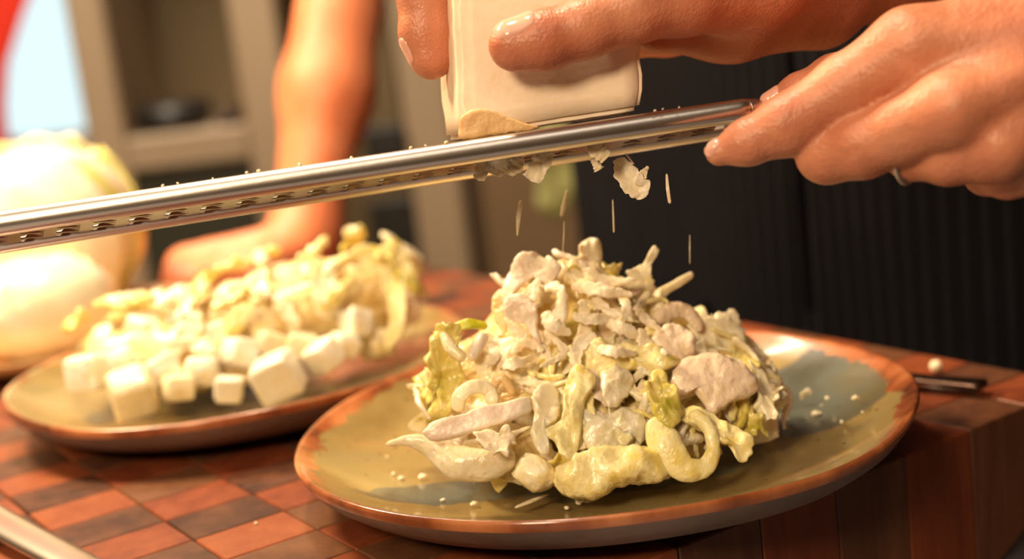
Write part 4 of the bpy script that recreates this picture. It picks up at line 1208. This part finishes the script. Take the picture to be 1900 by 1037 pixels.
def cook():
    base = uvz(.70, -.65, -.95)
    root = empty('person', base, 'cook in a dark pinstripe apron grating cheese over the front salad with both hands', 'person')
    sL, sR = uvz(.70, -.43, .50), uvz(.72, -.88, .50)
    eL, eR = np.array([.43, .53, .20]), uvz(.64, -.62, .36)
    lw2 = LW + rt * .045 + up * .004 + fw * .004; rw2 = RW + rt * .045 + up * .018 + fw * .018
    def torso(p, infl=0):
        q = p - base; u = q @ U; v = q @ Vv; z = p[:, 2]
        w = .235 + .02 * np.cos((z - .05) * 5); dd = .115
        r = np.sqrt((u / dd) ** 2 + (v / w) ** 2)
        d = (r - 1) * dd * .9
        return smax(d, np.maximum(z - .50, -.55 - z), .06) - infl
    def body(p):
        d = torso(p, -.012)
        for a, b, c, ra, rb_, rc in ((sL, eL, lw2, .048, .038, .026), (sR, eR, rw2, .048, .038, .027)):
            d = smin(d, sd_cone(p, a, b, ra, rb_), .03); d = smin(d, sd_cone(p, b, c, rb_, rc), .015)
        for s in (-1, 1):
            h = base + Vv * .1 * s
            d = smin(d, sd_cone(p, h + np.array([0, 0, .45]), h + np.array([0, 0, .04]), .075, .042), .03)
            d = smin(d, sd_cone(p, h + np.array([0, 0, .04]), h - U * .14 + np.array([0, 0, .035]), .036, .032), .03)
        return d
    V, Q = nets(body, (.0, .42, -.96), (.86, 1.36, .60), .011)
    lo, hi = bounds(Lthumb + Lindex + Lmid + Lring + Lpink + [(LW, .028), (LW + rt * .05, .028)])
    lo, hi = bounds([x for x in Lthumb + Lindex + Lmid + Lring + Lpink] + [(LW, .027), (lw2, .02)], .006)
    VL, QL = nets(sd_left, lo, hi, .00105)
    lo, hi = bounds([x for x in Rthumb + Rindex + Rmid + Rring + Rpink] + [(RW, .029), (rw2, .02)], .006)
    VR, QR = nets(sd_right, lo, hi, .00105)
    V, Q = join_meshes([(V, Q), (VL, QL), (VR, QR)])
    npmesh('body', V, Q, [SKIN], root)
    # shirt with sleeves pushed up to the elbow
    def shirt(p):
        d = torso(p, -.003)
        for a, b, c in ((sL, eL, lw2), (sR, eR, rw2)):
            d = smin(d, sd_cone(p, a, b, .060, .050), .03)
            m = b + (c - b) * .18
            d = smin(d, sd_cone(p, b, m, .050, .046), .01)
        return smax(d, -.45 - p[:, 2], .01)
    V, Q = nets(shirt, (-.02, .42, -.5), (.88, 1.36, .62), .011)
    npmesh('shirt', V, Q, [NAVY], root)
    def apron(p):
        q = p - base; u = q @ U; v = q @ Vv; z = p[:, 2]
        fold = .004 * np.sin(v * 55 + 1.2 * np.sin(z * 9)) * np.clip(.35 - z, 0, .6)
        d = torso(p, .010) - fold
        d = smax(d, u - .03, .008)
        d = smax(d, np.maximum(z - .42, -.62 - z), .01)
        return smax(d, -(torso(p, .001)), .004)
    V, Q = nets(apron, (.05, .48, -.66), (.86, 1.32, .46), .007)
    npmesh('apron', V, Q, [CLOTH.m], root)
    # nails
    nail(sd_right, W(958, 70, .4565), W(905, 92, .4565) - W(1010, 66, .4565), -fw * .72 + up * .70, .0150, .0125, root)
    nail(sd_right, W(778, 98, .493), W(792, 140, .493) - W(790, 60, .494), -rt * .9 - fw * .25, .010, .0085, root)
    nail(sd_left, W(1427, 188, .484), W(1428, 190, .484) - W(1480, 166, .482), up * .8 - rt * .35 - fw * .3, .010, .0085, root)
    nail(sd_left, W(1324, 282, .437), W(1334, 283, .437) - W(1386, 264, .436), -rt * .5 + up * .55 - fw * .5, .0055, .0060, root)
    # finger ring
    a, b = Lring[2][0], Lring[3][0]; ax = (b - a) / np.linalg.norm(b - a); c = a + ax * -.001
    s1 = np.cross(ax, fw); s1 /= np.linalg.norm(s1); s2 = np.cross(ax, s1); r = .0078
    P = [c + (s1 * math.cos(t) + s2 * math.sin(t)) * r for t in np.linspace(0, 6.283, 17)[:-1]]
    put(mesh('finger_ring', *ribbon(P, .0022, .0016, n=ax, closed=True, seg=48, m=10), None, [STEEL]), root)
cook()

def helper_person():
    d = 1.10
    K = lambda x, y, dd, rpx: (W(x, y, dd), rpx * dd / F)
    base = np.array([.42, 1.62, -.95])
    root = empty('person', base, 'bare-armed person behind the dark apron, leaning one fist on the board', 'person')
    wr = K(565, 435, 1.07, 58); el = K(655, -140, 1.12, 92); sh = (np.array([.26, 1.52, .52]), .05)
    fz = lambda x, y, r: (np.array([Z(x, y, r)[0], Z(x, y, r)[1], r]))
    def f(p):
        dd = sd_cone(p, wr[0], (wr[0] * .55 + el[0] * .45), wr[1], .0335)
        dd = smin(dd, sd_cone(p, wr[0] * .55 + el[0] * .45, el[0], .0335, .035), .02)
        dd = smin(dd, sd_cone(p, el[0], sh[0], .035, .046), .02)
        # fist with folded fingers on the board
        dd = smin(dd, sd_cone(p, wr[0], W(535, 490, 1.05), wr[1], .028), .02)
        for i, (x0, y0, x1, y1, r) in enumerate(((338, 492, 335, 525, .016), (385, 486, 380, 528, .017), (436, 484, 432, 532, .017), (488, 486, 484, 535, .017))):
            kn = W(x0 + 10, y0 + 5, 1.045 + .004 * i)
            e = smin(sd_cone(p, W(540, 470, 1.05), kn, .022, r), sd_cone(p, kn, W(x1, y1, 1.01), r, r * .9), .004)
            dd = smin(dd, e, .005)
        dd = smin(dd, smin(sd_cone(p, W(540, 470, 1.04), W(470, 500, 1.0), .018, .012), sd_cone(p, W(470, 500, 1.0), W(400, 505, .995), .012, .010), .006), .006)
        q = p - base
        t = np.sqrt((q[:, 0] / .19) ** 2 + (q[:, 1] / .11) ** 2); t = smax((t - 1) * .11, np.maximum(p[:, 2] - .52, -.93 - p[:, 2]), .05)
        return smin(dd, t, .03)
    V1, Q1 = nets(lambda p: smax(f(p), .0004 - p[:, 2], .002), (-.36, .90, -.02), (.05, 1.42, .34), .0042)
    V2, Q2 = nets(lambda p: f(p) + .0005, (-.02, 1.1, -.95), (.66, 1.8, .62), .014)
    V, Q = join_meshes([(V1, Q1), (V2, Q2)])
    npmesh('body', V, Q, [SKIN2], root)
    def sh_(p):
        q = p - base
        t = np.sqrt((q[:, 0] / .19) ** 2 + (q[:, 1] / .11) ** 2); t = smax((t - 1) * .11, np.maximum(p[:, 2] - .53, -.3 - p[:, 2]), .05) - .012
        return smin(t, sd_cone(p, sh[0], sh[0] * .6 + el[0] * .4, .058, .054), .03)
    V, Q = nets(sh_, (-.1, 1.2, -.34), (.68, 1.8, .62), .012)
    npmesh('shirt', V, Q, [plain('dark_shirt', srgb(40, 36, 44), .85)], root)
helper_person()
